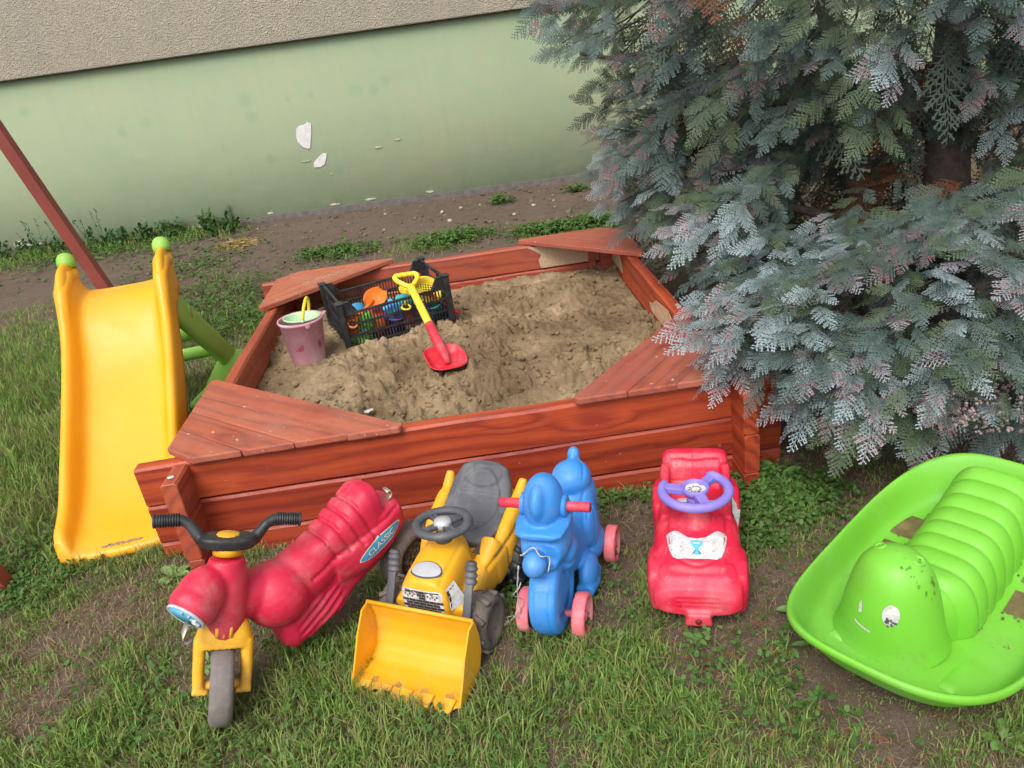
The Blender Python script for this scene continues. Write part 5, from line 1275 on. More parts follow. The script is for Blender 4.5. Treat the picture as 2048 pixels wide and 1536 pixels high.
# ------------------------------------------------------------------ cypress
GR = np.random.default_rng(11)
def spray_shape(seed, L=1.0, nb=10):
    """flat feathery spray along +x; returns verts, tris, tipness"""
    r = np.random.default_rng(seed); V = []; T = []; tip = []
    def tri(a, b, c, ta, tb, tc):
        n = len(V); V.extend([a, b, c]); tip.extend([ta, tb, tc]); T.append((n, n+1, n+2))
    def pos(x, y): return np.array([x, y, -.10*x*x - .10*abs(y)**1.3 + .02*math.sin(9*x+seed)])
    def strip(x0, y0, x1, y1, w0, w1, t0, t1):
        d = np.array([x1-x0, y1-y0]); d = d/(np.linalg.norm(d)+1e-9); nx, ny = -d[1], d[0]
        a, b = pos(x0+nx*w0, y0+ny*w0), pos(x0-nx*w0, y0-ny*w0); c, e = pos(x1-nx*w1, y1-ny*w1), pos(x1+nx*w1, y1+ny*w1)
        n = len(V); V.extend([a, b, c, e]); tip.extend([t0, t0, t1, t1]); T.extend([(n, n+1, n+2), (n, n+2, n+3)])
    bend = r.uniform(-.18, .18)
    ax = lambda t: (t, bend*t*t)
    for k in range(4):
        a, b = ax(k/4), ax((k+1)/4); strip(*a, *b, .010*(1-k*.18), .010*(.82-k*.18), 0, 0 if k < 3 else 1)
    for k in range(nb):
        t = .06 + .92*(k+r.uniform(-.2, .2))/nb
        for sg in (-1, 1):
            tt = t + (0 if sg > 0 else .5/nb); x0, y0 = ax(tt)
            l = .46*max(.06, (1.02-tt))**.75*(.45+.55*min(1, tt*3.5))*r.uniform(.8, 1.12); an = math.radians(r.uniform(40, 54))*sg + bend*tt
            x1, y1 = x0+l*math.cos(an), y0+l*math.sin(an); strip(x0, y0, x1, y1, .0105, .008, 0, .75)
            ns = max(2, int(l*15))
            for q in range(ns):
                u = (q+.55)/ns
                for s2 in (-1, 1):
                    xx, yy = lerp(x0, x1, u), lerp(y0, y1, u); l2 = l*.36*(1.15-u)*r.uniform(.7, 1.2)+.012; a2 = an + s2*math.radians(r.uniform(36, 50))
                    dx, dy = math.cos(a2), math.sin(a2); w_ = .0165
                    bx_, by_ = math.cos(an)*w_, math.sin(an)*w_
                    tri(pos(xx-bx_, yy-by_), pos(xx+bx_, yy+by_), pos(xx+dx*l2, yy+dy*l2), .35, .35, 1.0)
    return np.array(V, np.float32), np.array(T, np.int32), np.array(tip, np.float32)
SHAPES = [spray_shape(k+3) for k in range(6)]
def spray_cols(si, kind, seed):
    V, T, tip = SHAPES[si]; r = np.random.default_rng(seed)
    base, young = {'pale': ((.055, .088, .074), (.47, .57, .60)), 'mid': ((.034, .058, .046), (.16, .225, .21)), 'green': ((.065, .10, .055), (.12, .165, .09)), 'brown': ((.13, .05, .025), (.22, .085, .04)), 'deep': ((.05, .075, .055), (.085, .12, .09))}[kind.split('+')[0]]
    g_ = (np.clip(.10 + 1.05*V[:, 0] + .5*np.abs(V[:, 1]), 0, 1)*(.35+.65*tip))[:, None]; c = np.array(base)[None]*(1-g_) + np.array(young)[None]*g_  # pale ends are young growth; dark inner ends paint shading contrast into the colour
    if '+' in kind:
        for t in T:
            if tip[t[2]] > .9 and tip[t[0]] > .3 and V[t[2], 0] + .6*abs(V[t[2], 1]) > .52 and r.random() < .62:
                c[t[2]] = np.array((.66, .06, .13))*r.uniform(.7, 1.1); c[t[:2]] = c[t[:2]]*.88 + np.array((.58, .10, .16))*.12
    return c.astype(np.float32)
KINDS = ['pale', 'pale+', 'mid', 'mid+', 'green', 'brown', 'deep']
COLS = {(s_, k): spray_cols(s_, k, 7*i+s_) for s_ in range(6) for i, k in enumerate(KINDS)}
M_FOL = attr_mat('cypress_foliage', .6, .18, vary=.22, vs=9)
BARK = simple('bark', (.075, .055, .044), .95, .45, 22, .9, .01)
def make_tree():
    TR = Vector((3.35, 1.05, 0)); tx, ty = TR.x, TR.y; g0 = gzf(tx, ty)
    root = empty('cypress_tree', (tx, ty, g0), 0, 'blue grey feathery cypress with pink tips overhanging the right of the sandbox', 'tree')
    loc = np.array([tx, ty, g0])
    lobes = [  # centre, radii, branches, droop
        ((3.12, 1.62, 1.72), (1.60, 1.38, 1.25), 440, .25),
        ((2.66, -.04, .43), (.86, .50, .28), 140, .12),
        ((2.30, 1.50, .80), (.55, .55, .47), 100, .2),
        ((2.42, .34, .44), (.56, .38, .22), 75, .1),
        ((3.12, .02, .44), (.60, .48, .27), 60, .1),
        ((2.68, -.27, .31), (.66, .32, .20), 85, .2),
        ((3.10, .95, 1.22), (.80, .50, .38), 95, .3),
        ((2.20, .98, .56), (.26, .42, .26), 48, .2),
        ((3.70, .62, .80), (.45, .42, .34), 42, .2)]
    P = []; tw = []
    up = np.array([0, 0, 1.])
    for li, (c, rd, nb, droop) in enumerate(lobes):
        c = np.array(c); rd = np.array(rd)
        for k in range(nb):
            z = 1-2*(k+.5)/nb; ph = k*2.399963 + GR.normal(0, .25); rr = math.sqrt(1-z*z); d0 = np.array([rr*math.cos(ph), rr*math.sin(ph), z])
            if li == 0 and d0[1] > .35 and GR.random() < .65: continue
            if li == 0 and d0[0] > .6 and GR.random() < .5: continue
            if li == 0 and z > .28 and GR.random() < .72: continue
            if li != 0 and z < -.75: continue
            s_ = GR.uniform(.86, 1.06); p = c + rd*d0*s_
            if p[2] < .13 and li: p[2] = .13 + GR.random()*.1
            # keep the dark hollow between the upper and lower branches open
            if li in (0, 6) and p[2] < .92 and p[1] < 1.35 and p[0] > 2.3: continue
            inside = False
            for lj, (c2, r2, _, _) in enumerate(lobes):
                if lj != li and (((p-np.array(c2))/np.array(r2))**2).sum() < .55: inside = True
            if inside: continue
            nrm = d0/rd; nrm /= np.linalg.norm(nrm); out = np.array([p[0]-tx, p[1]-ty, 0]); out /= np.linalg.norm(out)+1e-6
            d = out*.62 + nrm*.40 - up*(droop+.28) + GR.normal(0, .22, 3); d[2] = np.clip(d[2], -.75, .30); d /= np.linalg.norm(d)
            n = up*(.42 if li == 0 else .6) + nrm*.85 + np.array([-.15, -.30, 0]) + GR.normal(0, .24, 3); n -= d*(n @ d); n /= np.linalg.norm(n); y = np.cross(n, d)
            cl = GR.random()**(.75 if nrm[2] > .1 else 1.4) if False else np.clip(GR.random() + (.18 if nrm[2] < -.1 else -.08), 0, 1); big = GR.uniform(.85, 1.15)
            pink = GR.random() < .55
            for q in range(12):
                if q == 0: off, yaw, sz_ = 0., GR.normal(0, .12), .15
                else: off, yaw, sz_ = .024*q+GR.uniform(-.01, .02), (-1)**q*GR.uniform(.3, 1.15), GR.uniform(.10, .155)
                dd = d*math.cos(yaw) + y*math.sin(yaw); nn = n + GR.normal(0, .28, 3); nn -= dd*(nn @ dd); nn /= np.linalg.norm(nn)
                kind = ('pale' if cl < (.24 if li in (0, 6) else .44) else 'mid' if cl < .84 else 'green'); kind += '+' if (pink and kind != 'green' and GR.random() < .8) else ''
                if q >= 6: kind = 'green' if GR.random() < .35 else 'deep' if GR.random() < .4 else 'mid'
                P.append((p - d*(off+.07) + y*(GR.uniform(-.05, .05) if q else 0) + n*GR.uniform(-.02, .02), dd, nn, sz_*big*GR.uniform(.85, 1.15), kind, li, True))
            tw.append((p - d*(.55 if li == 0 else .26) - nrm*.08 + up*(-.02), p - d*.12))
    # older green and dead sprays deep inside
    for k in range(420):
        c, rd, _, _ = lobes[0 if k < 400 else GR.integers(1, 6)]; d0 = GR.normal(0, 1, 3); d0 /= np.linalg.norm(d0); p = np.array(c) + np.array(rd)*d0*GR.uniform(.45, .80)
        if p[2] < .15: continue
        if p[2] < .85 and .5 < p[1] < 1.5 and p[0] > 2.3 and GR.random() < .85: continue
        d = d0*.3 - up*.5 + GR.normal(0, .4, 3); d /= np.linalg.norm(d); n = up*.3 + d0*.7 + GR.normal(0, .4, 3); n -= d*(n @ d); n /= np.linalg.norm(n)
        P.append((p, d, n, GR.uniform(.26, .40), 'brown' if GR.random() < .14 else 'deep', 9, False))
    for k in range(230):  # dark and dead sprays added behind the trunk so the hollow looks shaded
        p = np.array([GR.uniform(2.3, 4.1), GR.uniform(1.45, 2.4), GR.uniform(.15, 1.1)]); d = GR.normal(0, 1, 3); d[2] = -abs(d[2]); d /= np.linalg.norm(d); n = np.array([-.2, -1, .3]) + GR.normal(0, .5, 3); n -= d*(n @ d); n /= np.linalg.norm(n)
        P.append((p, d, n, GR.uniform(.26, .40), 'deep' if GR.random() < .7 else 'brown', 9, False))
    for k in range(60):
        p = np.array([GR.uniform(2.3, 3.4), GR.uniform(.7, 1.4), GR.uniform(.35, .8)]); d = GR.normal(0, 1, 3); d[2] = -abs(d[2])*.4; d /= np.linalg.norm(d); n = up + GR.normal(0, .5, 3); n -= d*(n @ d); n /= np.linalg.norm(n)
        P.append((p, d, n, GR.uniform(.14, .24), 'brown', 9, False))
    cam_p = np.array(cam.matrix_world.translation)
    score = []
    for i, (p, d, n, s_, k, li, outer) in enumerate(P):
        v = cam_p - p; dist = np.linalg.norm(v); fr = (p - np.array(lobes[min(li, 8)][0])) @ v / dist if outer else -9
        score.append((s_/dist*(1+.6*fr)) if fr > .12 else -1)
    order = np.argsort(-np.array(score)); single = set(order[:290].tolist())
    Vs, Ts, Cs, off = [], [], [], 0; shared = {}
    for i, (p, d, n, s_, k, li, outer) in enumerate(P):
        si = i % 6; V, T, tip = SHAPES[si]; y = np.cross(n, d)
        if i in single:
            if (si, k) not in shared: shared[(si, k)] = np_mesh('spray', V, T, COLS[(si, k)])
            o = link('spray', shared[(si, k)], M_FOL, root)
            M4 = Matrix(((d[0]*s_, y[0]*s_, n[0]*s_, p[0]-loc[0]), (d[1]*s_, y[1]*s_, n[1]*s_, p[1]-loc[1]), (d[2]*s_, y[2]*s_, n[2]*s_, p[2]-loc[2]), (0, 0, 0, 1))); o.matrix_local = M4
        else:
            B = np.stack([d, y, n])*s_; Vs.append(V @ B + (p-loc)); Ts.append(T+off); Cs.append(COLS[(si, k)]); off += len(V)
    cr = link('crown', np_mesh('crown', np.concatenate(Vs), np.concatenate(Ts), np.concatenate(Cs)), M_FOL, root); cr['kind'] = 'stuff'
    # seed cones in grey-pink clusters on the low front branches
    ico = bmesh.new(); bmesh.ops.create_icosphere(ico, subdivisions=1, radius=1); bv = np.array([v.co[:] for v in ico.verts]); bf = np.array([[v.index for v in f.verts] for f in ico.faces]); ico.free()
    cc = []
    for (x, y_, z) in ((2.52, -.33, .42), (2.62, -.38, .36), (2.40, -.34, .36), (2.75, -.36, .40), (2.86, -.30, .44), (2.30, -.25, .42), (2.58, -.46, .32), (2.45, -.50, .36), (2.68, -.52, .36)):
        for k in range(80): cc.append(np.array([x, y_, z]) + GR.normal(0, 1, 3)*np.array([.05, .035, .022]))
    cc = np.array(cc); s_ = GR.uniform(.0035, .0065, len(cc)); V = (bv[None]*s_[:, None, None]*(1+GR.uniform(-.25, .25, (len(cc), len(bv), 1))) + (cc-loc)[:, None]).reshape(-1, 3); F = (bf[None]+(np.arange(len(cc))*len(bv))[:, None, None]).reshape(-1, 3)
    co = link('seed_cones', np_mesh('seed_cones', V, F), simple('cone_skin', (.26, .19, .185), .8, .4, 60, .3, .002), root); co['kind'] = 'stuff'
    # trunk, limbs, twigs
    t = MB(); t.tube([(0, 0, -.05), (.02, .01, .25), (-.02, .05, .9), (.0, .12, 1.8), (.03, .2, 3.2)], [.15, .11, .09, .07, .03], 18); t.build('trunk', BARK, root)
    t = MB(); t.tube([(-.25, .18, -.05), (-.30, .25, .5), (-.42, .35, 1.2), (-.5, .5, 2.0)], [.075, .06, .05, .03], 14); t.build('trunk', BARK, root)
    for (a, b, c_, d_) in (((0, 0, .35), (-.3, -.4, .38), (-.7, -.85, .45), (-1.0, -1.1, .5)), ((0, 0, .40), (-.1, -.5, .42), (-.3, -1.0, .45), (-.5, -1.3, .45)), ((0, 0, .5), (-.5, 0, .55), (-1.0, .3, .7), (-1.4, .4, .8)), ((0, 0, .3), (-.4, -.3, .3), (-.95, -.55, .42), (-1.35, -.7, .48)),
                          ((0, .05, .9), (-.6, 0, 1.1), (-1.1, .2, 1.3), (-1.6, .4, 1.4)), ((0, .1, 1.4), (-.6, .2, 1.7), (-1.2, .3, 1.8), (-1.5, .3, 1.8)), ((0, 0, .45), (.1, -.4, .5), (.2, -.8, .6), (.3, -1.0, .65)), ((-.3, .2, .4), (-.7, .1, .42), (-1.0, -.1, .5), (-1.3, -.3, .52))):
        q = [Vector(a), Vector(b), Vector(c_), Vector(d_)]; pts = []
        for i in range(3):
            for k in range(4): pts.append(q[i].lerp(q[i+1], k/4) + Vector(GR.normal(0, .012, 3)))
        pts.append(q[3]); MB().tube(pts, [lerp(.032, .008, i/12) for i in range(13)], 8).build('limb', BARK, root)
    m = MB()
    for a, b in tw:
        a, b = Vector(a-loc), Vector(b-loc); mid = a.lerp(b, .5) + Vector(GR.normal(0, .015, 3)); m.tube([a, mid, b], [.006, .0045, .003], 4, caps=False)
    for k in range(110):       # bare dead twigs in the hollow
        a = Vector((GR.uniform(-1.1, .2), GR.uniform(-.15, .6), GR.uniform(.2, .6))); d = Vector(GR.normal(0, 1, 3)); d.z *= .35; d.normalize(); b = a + d*GR.uniform(.15, .45); m.tube([a, a.lerp(b, .5)+Vector(GR.normal(0, .02, 3)), b], [.0035, .003, .0015], 4, caps=False)
    tg = m.build('twigs', BARK, root); tg['kind'] = 'stuff'
make_tree()
# ------------------------------------------------------------------ grass and ground plants
def blob(x, y, L): 
    r = np.zeros_like(x)
    for (bx_, by_, s_, a) in L: r = np.maximum(r, a*np.exp(-((x-bx_)**2+(y-by_)**2)/(2*s_*s_)))
    return r
LUSH = [(-1.64, 2.12, .5, 1), (-1.1, 1.03, .35, 1), (-.86, .53, .25, 1), (1.14, -.83, .14, 1), (.99, -.95, .14, 1), (1.27, -.97, .16, .9), (1.4, -1.09, .14, .8), (2.04, -.37, .12, .8), (1.91, -.52, .10, .7), (2.19, -.2, .12, .6), (-.08, -.86, .14, 1), (.26, -.93, .15, .9), (.56, -.89, .15, .8), (1.01, -1.04, .2, .9),
        (-.72, .12, .15, .7), (-.74, 2.91, .22, .7), (-.87, 3.69, .2, .6), (1.66, -1.11, .10, .7), (2.11, -1.2, .12, .8), (.79, -.95, .14, .8), (-.45, .9, .3, .7), (-.3, 1.7, .3, .6), (-.5, 2.4, .3, .7), (-2.0, 3.0, .4, .7), (.62, -.7, .12, .6), (1.85, -.9, .08, .5), (1.45, -.62, .08, .6), (.9, -.25, .1, .4)]
BARE = [(-.29, -.37, .09, .7), (-.12, -.37, .08, .6), (-.2, -.67, .08, .8), (.29, -.65, .10, .6), (1.61, -.82, .08, .8), (1.7, -.76, .09, .85), (1.78, -1.11, .05, .5), (1.94, -1.25, .06, .4), (1.51, -.31, .14, 1), (1.4, -.45, .08, .8), (1.05, -.77, .05, .8), (.6, -.5, .08, .6), (-.4, -.43, .08, .6), (1.2, -.12, .25, .6), (1.9, -.1, .12, .6), (.45, -.25, .10, .5), (2.6, .6, .7, 1.6), (3.2, .6, .8, 1.8), (2.9, 1.6, .9, 1.6)]
def cover(x, y):
    n = fbm(x*4.5+31, y*4.5+11, 4, 3); n2 = fbm(x*16, y*16, 3, 5)
    d = .58 + (n-.5)*1.5 + (n2-.5)*1.2 + blob(x, y, LUSH)*.75 - blob(x, y, BARE)*.95
    back = sstep(2.6, 3.3, y)*sstep(-1.0, -.3, x)*.6 + sstep(2.1, 2.5, y)*sstep(-.05, .3, x)          # bare strip behind the box
    d = d - back*.9 - sstep(3.4, 4.4, y)*.75
    return np.clip(d, 0, 1.25)
def not_box(x, y): return ~((x > -.02) & (x < W+.02) & (y > -.02) & (y < D+.02))
def clear(x, y):
    # trodden flat under the loader bucket and the tubs
    u = (x-.795)*-.45 + (y+.862)*-.893; v = (x-.795)*.893 + (y+.862)*-.45
    k = ~((u > -.16) & (u < .03) & (np.abs(v) < .165))
    u = (x-2.181)*math.cos(-2.4835) + (y+.868)*math.sin(-2.4835); v = -(x-2.181)*math.sin(-2.4835) + (y+.868)*math.cos(-2.4835)
    return k
def under_rocker(x, y):
    u = (x-2.196)*math.cos(-2.4835) + (y+.866)*math.sin(-2.4835); v = -(x-2.196)*math.sin(-2.4835) + (y+.866)*math.cos(-2.4835)
    return (np.abs(u/.46)**3 + np.abs(v/.27)**3) < 1
def blades(n, xr, yr, fn, hfun, wid, colfun, seed, flat=.5):
    r = np.random.default_rng(seed); x = r.uniform(*xr, n); y = r.uniform(*yr, n); k = (fn(x, y) > r.random(n)) & not_box(x, y) & clear(x, y); x, y = x[k], y[k]; n = len(x)
    h = hfun(x, y, r)*r.uniform(.45, 1.15, n)*np.where(r.random(n) < .12, 1.6, 1)*np.where(under_rocker(x, y), .32, 1); a = r.uniform(0, 2*np.pi, n); ln = r.uniform(.2, 1.0, n)**1.0*flat*1.6
    # neighbouring blades lean together
    a = a*.8 + 2*np.pi*fbm(x*11, y*11, 2, 2)*1.6; z = gz(x, y) - .003
    dx, dy = np.cos(a)*ln*h, np.sin(a)*ln*h; w_ = wid*r.uniform(.6, 1.3, n); ph = a + np.pi/2 + r.normal(0, .6, n); wx, wy = np.cos(ph)*w_/2, np.sin(ph)*w_/2
    hz = h*np.sqrt(np.clip(1-ln*ln*.55, .12, 1))
    V = np.empty((n, 5, 3), np.float32)
    V[:, 0] = np.stack([x-wx, y-wy, z], -1); V[:, 1] = np.stack([x+wx, y+wy, z], -1)
    V[:, 2] = np.stack([x+dx*.35+wx*.85, y+dy*.35+wy*.85, z+hz*.62], -1); V[:, 3] = np.stack([x+dx*.35-wx*.85, y+dy*.35-wy*.85, z+hz*.62], -1)
    V[:, 4] = np.stack([x+dx, y+dy, z+hz*(1-.25*ln)], -1)
    T = np.array([[0, 1, 2], [0, 2, 3], [3, 2, 4]])[None] + (np.arange(n)*5)[:, None, None]
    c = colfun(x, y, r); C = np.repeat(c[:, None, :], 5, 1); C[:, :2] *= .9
    return V.reshape(-1, 3), T.reshape(-1, 3), C.reshape(-1, 3)
def gcol(x, y, r):
    n = len(x); t = r.random(n)[:, None]; m = fbm(x*5+3, y*5, 3, 4)[:, None]
    c = np.array([.105, .215, .034])*(1-t) + np.array([.30, .44, .10])*t
    c = c*(1-.5*np.clip((m-.45)*3, 0, 1)) + np.array([.27, .28, .10])*.5*np.clip((m-.45)*3, 0, 1)
    dry = r.random(n) < .16; c[dry] = np.array([.34, .27, .13])*r.uniform(.7, 1.2, (dry.sum(), 1)); return c
def dcol(x, y, r): return np.array([.36, .275, .165])*r.uniform(.5, 1.25, (len(x), 1))*np.array([1, .97, .92])
def hl(x, y, r): return .028 + .045*np.clip(cover(x, y)-.45, 0, 1) + .045*blob(x, y, [(-1.64, 2.12, .6, 1), (-1.1, 1.0, .4, 1), (-.9, .5, .25, .8)])
M_GRASS = attr_mat('grass_blades', .55, .30, vary=.15)
parts = [blades(170000, (-.9, 2.9), (-1.5, .05), lambda x, y: np.clip(cover(x, y), 0, 1)**1.3, hl, .0034, gcol, 1),
         blades(110000, (-3.0, .02), (.0, 4.3), lambda x, y: np.clip(cover(x, y), 0, 1)*np.clip(1.5-.35*y, .25, 1), hl, .0042, gcol, 2),
         blades(26000, (2.0, 3.4), (-1.2, .6), lambda x, y: np.clip(cover(x, y), 0, 1), hl, .0034, gcol, 3),
         blades(40000, (-.4, 2.6), (2.2, 4.4), lambda x, y: blob(x, y, [(-.14, 4.11-.1, .10, .9), (.12, 3.95, .10, .8), (.88, 3.85, .14, 1), (1.09, 3.9, .10, 1), (.67, 3.8, .12, .9), (1.69, 3.70, .12, 1), (1.98, 3.70, .14, 1), (2.19, 3.75, .12, 1), (.3, 3.3, .15, .5), (-.3, 2.9, .25, .8)]), lambda x, y, r: .05+0*x, .0050, gcol, 4),
         blades(9000, (-4.6, -.9), (4.9, 5.75), lambda x, y: sstep(5.0, 5.6, y)*sstep(-.95, -1.5, x)*.9, lambda x, y, r: .10+0*x, .0065, gcol, 5),
         blades(52000, (-6, 7), (-3.5, 4.5), lambda x, y: ((x < -3) | (y < -1.5) | (x > 3.3))*.6, lambda x, y, r: .05+0*x, .006, gcol, 9)]
def join(parts):
    o = 0; V, T, C = [], [], []
    for v, t, c in parts: V.append(v); T.append(t+o); C.append(c); o += len(v)
    return np.concatenate(V), np.concatenate(T), np.concatenate(C)
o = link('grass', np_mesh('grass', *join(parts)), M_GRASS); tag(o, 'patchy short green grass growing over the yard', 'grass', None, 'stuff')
dp = [blades(75000, (-.9, 2.9), (-1.5, .0), lambda x, y: np.clip(.55 - .3*cover(x, y) + .5*blob(x, y, [(-.25, -.45, .25, 1), (1.95, -1.25, .12, 1), (1.7, -.95, .15, .6)]), 0, 1), lambda x, y, r: .038+0*x, .0022, dcol, 6, 1.08),
      blades(14000, (-2.5, .0), (0, 3.5), lambda x, y: .5+0*x, lambda x, y, r: .04+0*x, .003, dcol, 7, 1.0)]
o = link('dry_grass', np_mesh('dry_grass', *join(dp)), M_GRASS); tag(o, 'straw coloured dead grass lying flat between the green tufts', 'dry grass', None, 'stuff')
def leaflets(px, py, pz, rad, tilt, col, r, n=6):
    """small rounded leaves"""
    k = len(px); a = r.uniform(0, 2*np.pi, k); t = np.linspace(0, 2*np.pi, n, endpoint=False)
    shape = np.stack([np.cos(t)*.95+.9, np.sin(t)*.80], -1); nx = r.normal(0, tilt, k); ny = r.normal(0, tilt, k)
    X = (shape[None, :, 0]*np.cos(a)[:, None] - shape[None, :, 1]*np.sin(a)[:, None])*rad[:, None]; Y = (shape[None, :, 0]*np.sin(a)[:, None] + shape[None, :, 1]*np.cos(a)[:, None])*rad[:, None]
    V = np.stack([px[:, None]+X, py[:, None]+Y, pz[:, None] + X*nx[:, None] + Y*ny[:, None]], -1).reshape(-1, 3)
    fan = np.array([[0, i, i+1] for i in range(1, n-1)]); T = (fan[None] + (np.arange(k)*n)[:, None, None]).reshape(-1, 3); C = np.repeat(col, n, 0)
    return V, T, C
def make_clover():
    r = np.random.default_rng(21); cl = []
    cent = [(1.95, -.30, .12, 420), (2.10, -.22, .10, 380), (2.0, -.12, .08, 250), (1.85, -.45, .07, 120), (-.68, .06, .14, 380), (-.60, -.08, .10, 260), (.35, -.95, .2, 150), (.75, -.62, .12, 120), (1.20, -.60, .10, 160), (1.75, -1.0, .15, 170), (1.95, -1.0, .10, 120), (1.4, -1.0, .2, 160), (1.05, -.55, .06, 60), (1.42, -.08, .05, 60), (1.55, -.10, .05, 50), (.05, -.75, .2, 140), (.9, -1.0, .15, 130), (-.55, .3, .2, 150),
            (.88, 3.85, .16, 260), (1.09, 3.9, .12, 200), (1.69, 3.7, .13, 320), (1.98, 3.72, .16, 400), (2.19, 3.76, .12, 260), (.12, 3.95, .14, 200), (-.14, 4.0, .12, 160), (1.46, 4.95, .06, 120), (2.18, 4.95, .06, 90), (-.5, 2.7, .3, 500), (-.7, 3.3, .3, 350), (-1.2, 4.2, .3, 300), (-1.9, 5.4, .5, 700), (-2.8, 5.3, .4, 500)]
    X, Y, S_ = [], [], []
    for x, y, s_, n in cent:
        X.append(r.normal(x, s_, n)); Y.append(r.normal(y, s_*.8, n)); S_.append(np.full(n, .0075 if y < 1.5 else .013))
    n = 2600; X.append(r.uniform(-.8, 2.8, n)); Y.append(r.uniform(-1.4, 0, n)); S_.append(np.full(n, .005))
    X, Y, S_ = np.concatenate(X), np.concatenate(Y), np.concatenate(S_); k = not_box(X, Y) & clear(X, Y) & ~under_rocker(X, Y); X, Y, S_ = X[k], Y[k], S_[k]
    X, Y, S_ = np.repeat(X, 3), np.repeat(Y, 3), np.repeat(S_, 3); k = len(X); Z = np.repeat(r.uniform(.012, .042, k//3), 3)*(S_/.0075)**.7 + gz(X, Y)
    t = r.random(k)[:, None]; c = np.array([.055, .125, .025])*(1-t) + np.array([.12, .225, .05])*t
    o = link('clover', np_mesh('clover', *leaflets(X, Y, Z, S_*r.uniform(.7, 1.2, k), .35, c, r)), M_GRASS); tag(o, 'low clover and creeping weeds spread through the grass', 'clover', None, 'stuff')
make_clover()
def make_wall_weeds():
    r = np.random.default_rng(31); m_v = []; off = 0; V, T, C = [], [], []
    for k in range(150):
        x = r.uniform(-3.9, -1.15); y = wall_y(x) - r.uniform(.03, .38); h = r.uniform(.06, .20) + (.22 if (-3.15 < x < -2.45 and r.random() < .22) else 0); lean = r.normal(0, .15, 2)
        n = int(8 + h*50); t = np.linspace(.1, 1, n); px = x + lean[0]*h*t + r.normal(0, .006, n); py = y + lean[1]*h*t*.5; pz = gz(px, py) + h*t
        col = np.array([[.05, .115, .03]])*r.uniform(.7, 1.5, (n, 1)); v, tt, c = leaflets(px, py, pz, np.full(n, .018 if h < .2 else .009)*r.uniform(.6, 1.3, n), .7, col, r)
        V.append(v); T.append(tt+off); C.append(c); off += len(v)
        w_ = .0016; st = np.array([[x-w_, y, gzf(x, y)], [x+w_, y, gzf(x, y)], [px[-1]+w_, py[-1], pz[-1]], [px[-1]-w_, py[-1], pz[-1]]]); V.append(st); T.append(np.array([[0, 1, 2], [0, 2, 3]])+off); C.append(np.tile([[.07, .13, .04]], (4, 1))); off += 4
    o = link('wall_weeds', np_mesh('wall_weeds', np.concatenate(V), np.concatenate(T), np.concatenate(C)), M_GRASS); tag(o, 'ragged weeds growing along the foot of the green wall', 'weeds', None, 'stuff')
make_wall_weeds()
def broadleaf(p, n, ln, wd, label, seed):
    r = random.Random(seed); root = empty('broadleaf_weed', (p[0], p[1], gzf(*p)), 0, label, 'weed', 'broadleaf weeds in the lawn')
    for k in range(n):
        a = 2*math.pi*k/n + r.uniform(-.4, .4); l = ln*r.uniform(.7, 1.15); rows = []; rise = r.uniform(.3, .9)
        for j in range(9):
            t = j/8; w_ = wd*math.sin(math.pi*min(1, t**1.3*.96+.04))**.8*(.25 if t < .2 else 1); x = l*t; z = .006 + l*rise*t*(1-t*.65)
            rows.append([(x*math.cos(a)-s_*w_*math.sin(a), x*math.sin(a)+s_*w_*math.cos(a), z + .25*w_*abs(s_)) for s_ in (-1, -.5, 0, .5, 1)])
        m = MB(); m.loft(rows, caps=False, closed=False); m.build('leaf', M_WEED[seed % 2], root)
def leaf_mat(nm, c):
    m, nt, b = mat_base(nm, .5, .35); nt.links.new(ramp(nt, noise(nt, coords(nt), 60, 4), [(.3, tuple(q*.75 for q in c)), (.7, c)]), b.inputs['Base Color']); return m
M_WEED = [leaf_mat('weed_leaf', (.115, .235, .055)), leaf_mat('weed_leaf_pale', (.17, .29, .10))]
broadleaf((1.03, -.66), 5, .05, .012, 'upright leafy weed in the grass left of the red toy car', 2)
broadleaf((1.36, -.80), 4, .055, .011, 'young weed between the blue ride-on and the red car', 4)
broadleaf((1.56, -.83), 5, .04, .010, 'small flat weed below the red car tow eye', 6)
broadleaf((1.86, -.80), 6, .06, .014, 'leafy weed on bare soil between red car and rocker', 3)
broadleaf((1.78, -.90), 5, .05, .009, 'narrow leaved weed just left of the rocker rim', 8)
broadleaf((-.06, -.14), 7, .07, .016, 'pale leafy weed at the sandbox corner behind the motorbike', 1)
broadleaf((.06, -.24), 5, .06, .014, 'pale weed sprawling left of the motorbike headlamp', 5)
broadleaf((.20, -.62), 5, .06, .010, 'toothed weed in the lawn left of the motorbike wheel', 7)
broadleaf((.50, -.98), 6, .06, .009, 'dandelion rosette at the bottom edge right of the motorbike wheel', 9)
broadleaf((2.10, -1.27), 5, .055, .012, 'leafy weed in the bottom right corner under the rocker', 10)
broadleaf((2.08, -.10), 6, .09, .016, 'tall leafy weed in the shade beside the sandbox corner', 12)
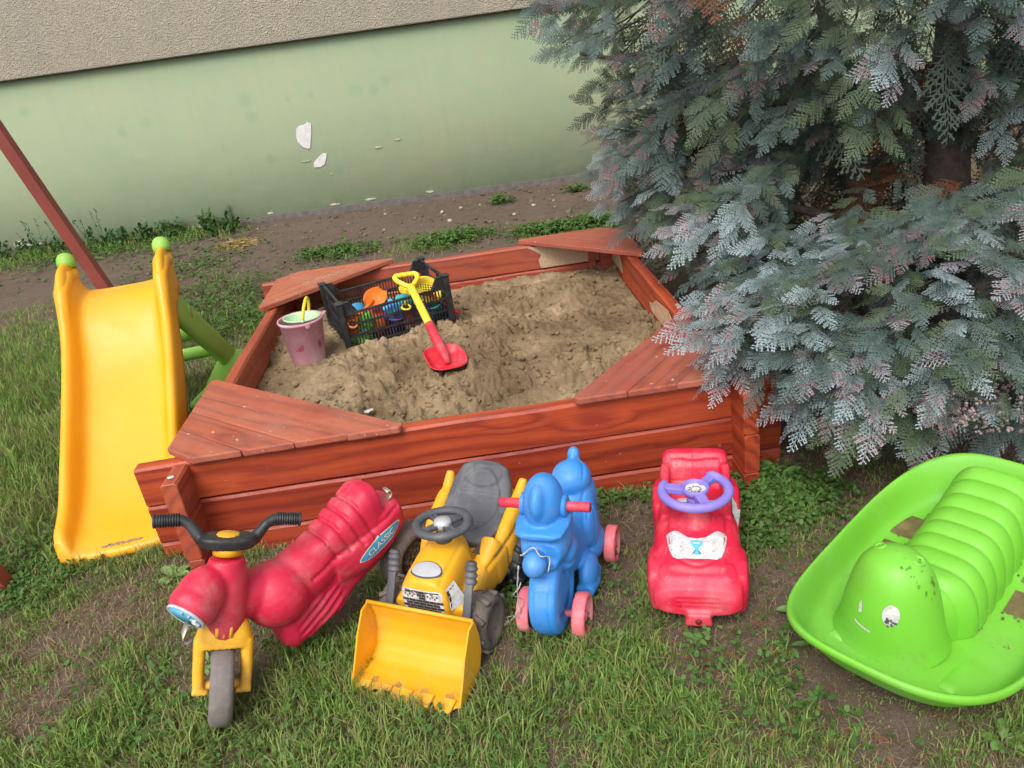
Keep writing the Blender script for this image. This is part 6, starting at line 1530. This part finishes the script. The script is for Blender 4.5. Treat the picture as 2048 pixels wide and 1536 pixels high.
# sprig growing over the motorbike tail
def make_litter():
    r = np.random.default_rng(41); V, T, C = [], [], []; off = 0
    for k in range(230):
        if k < 150: x, y = r.normal(1.85, .25), r.normal(-1.05, .18)
        else: x, y = r.uniform(2.0, 3.2), r.uniform(-.5, 1.2)
        if not not_box(np.array([x]), np.array([y]))[0]: continue
        si = r.integers(0, 6); v, t, tip = SHAPES[si]; keep = r.random(len(t)) < .35; a = r.uniform(0, 6.28); s_ = r.uniform(.02, .05); B = np.array([[math.cos(a), math.sin(a), 0], [-math.sin(a), math.cos(a), 0], [r.normal(0, .2), r.normal(0, .2), 1]])*s_
        V.append(v @ B + np.array([x, y, gzf(x, y)+r.uniform(.006, .03)])); T.append(t[keep]+off); C.append(np.tile(np.array([[.30, .105, .05]])*r.uniform(.5, 1.3), (len(v), 1))); off += len(v)
    o = link('cypress_litter', np_mesh('cypress_litter', np.concatenate(V), np.concatenate(T), np.concatenate(C)), M_GRASS); tag(o, 'rusty brown fallen cypress bits scattered on the ground', 'litter', None, 'stuff')
    # pebbles on the bare strip and lawn
    ico = bmesh.new(); bmesh.ops.create_icosphere(ico, subdivisions=1, radius=1); bv = np.array([v.co[:] for v in ico.verts]); bf = np.array([[v.index for v in f.verts] for f in ico.faces]); ico.free()
    n = 2600; x = np.concatenate([r.uniform(-2, 4, n-500), r.uniform(-.6, 2.6, 500)]); y = np.concatenate([r.uniform(2.3, 5.6, n-500), r.uniform(-1.4, 0, 500)]); s_ = r.gamma(2, .0045, n).clip(.003, .026); s_[n-500:] *= .5
    k = not_box(x, y); x, y, s_ = x[k], y[k], s_[k]; n = len(x)
    V = bv[None]*s_[:, None, None]*(1+r.uniform(-.3, .3, (n, len(bv), 1)))*np.array([1, 1, .6]) + np.stack([x, y, gz(x, y)+s_*.2], -1)[:, None]
    t = r.random(n)[:, None]; c = np.array([.10, .07, .052])*(1-t) + np.array([.19, .14, .11])*t; wh = r.random(n) < .06; c[wh] = (.42, .37, .32)
    o = link('pebbles', np_mesh('pebbles', V.reshape(-1, 3), (bf[None]+(np.arange(n)*len(bv))[:, None, None]).reshape(-1, 3), np.repeat(c, len(bv), 0)), attr_mat('pebble', .95, 0)); tag(o, 'clods and pebbles on the bare soil behind the sandbox', 'pebbles', None, 'stuff')
    # heap of cut straw near the wall
    P = []
    n = 420; sx, sy = -.98, 4.78; x = r.normal(sx, .09, n); y = r.normal(sy, .09, n)
    for k in range(n):
        a = r.uniform(0, 6.28); l = r.uniform(.03, .08); h = .05*math.exp(-((x[k]-sx)**2+(y[k]-sy)**2)/.012)*r.random(); z = gzf(x[k], y[k])+.01+h; dx, dy = math.cos(a)*l, math.sin(a)*l
        P.append([(x[k], y[k]-.003, z), (x[k], y[k]+.003, z), (x[k]+dx, y[k]+dy+.002, z+r.normal(0, .012)), (x[k]+dx, y[k]+dy-.002, z+r.normal(0, .012))])
    V = np.array(P).reshape(-1, 3); T = (np.array([[0, 1, 2], [0, 2, 3]])[None]+(np.arange(n)*4)[:, None, None]).reshape(-1, 3)
    o = link('straw_heap', np_mesh('straw_heap', V, T, np.repeat(np.array([[.42, .32, .14]])*r.uniform(.6, 1.2, (n, 1)), 4, 0)), M_GRASS); tag(o, 'little heap of pale cut straw on the bare soil near the wall', 'straw', None, 'stuff')
make_litter()
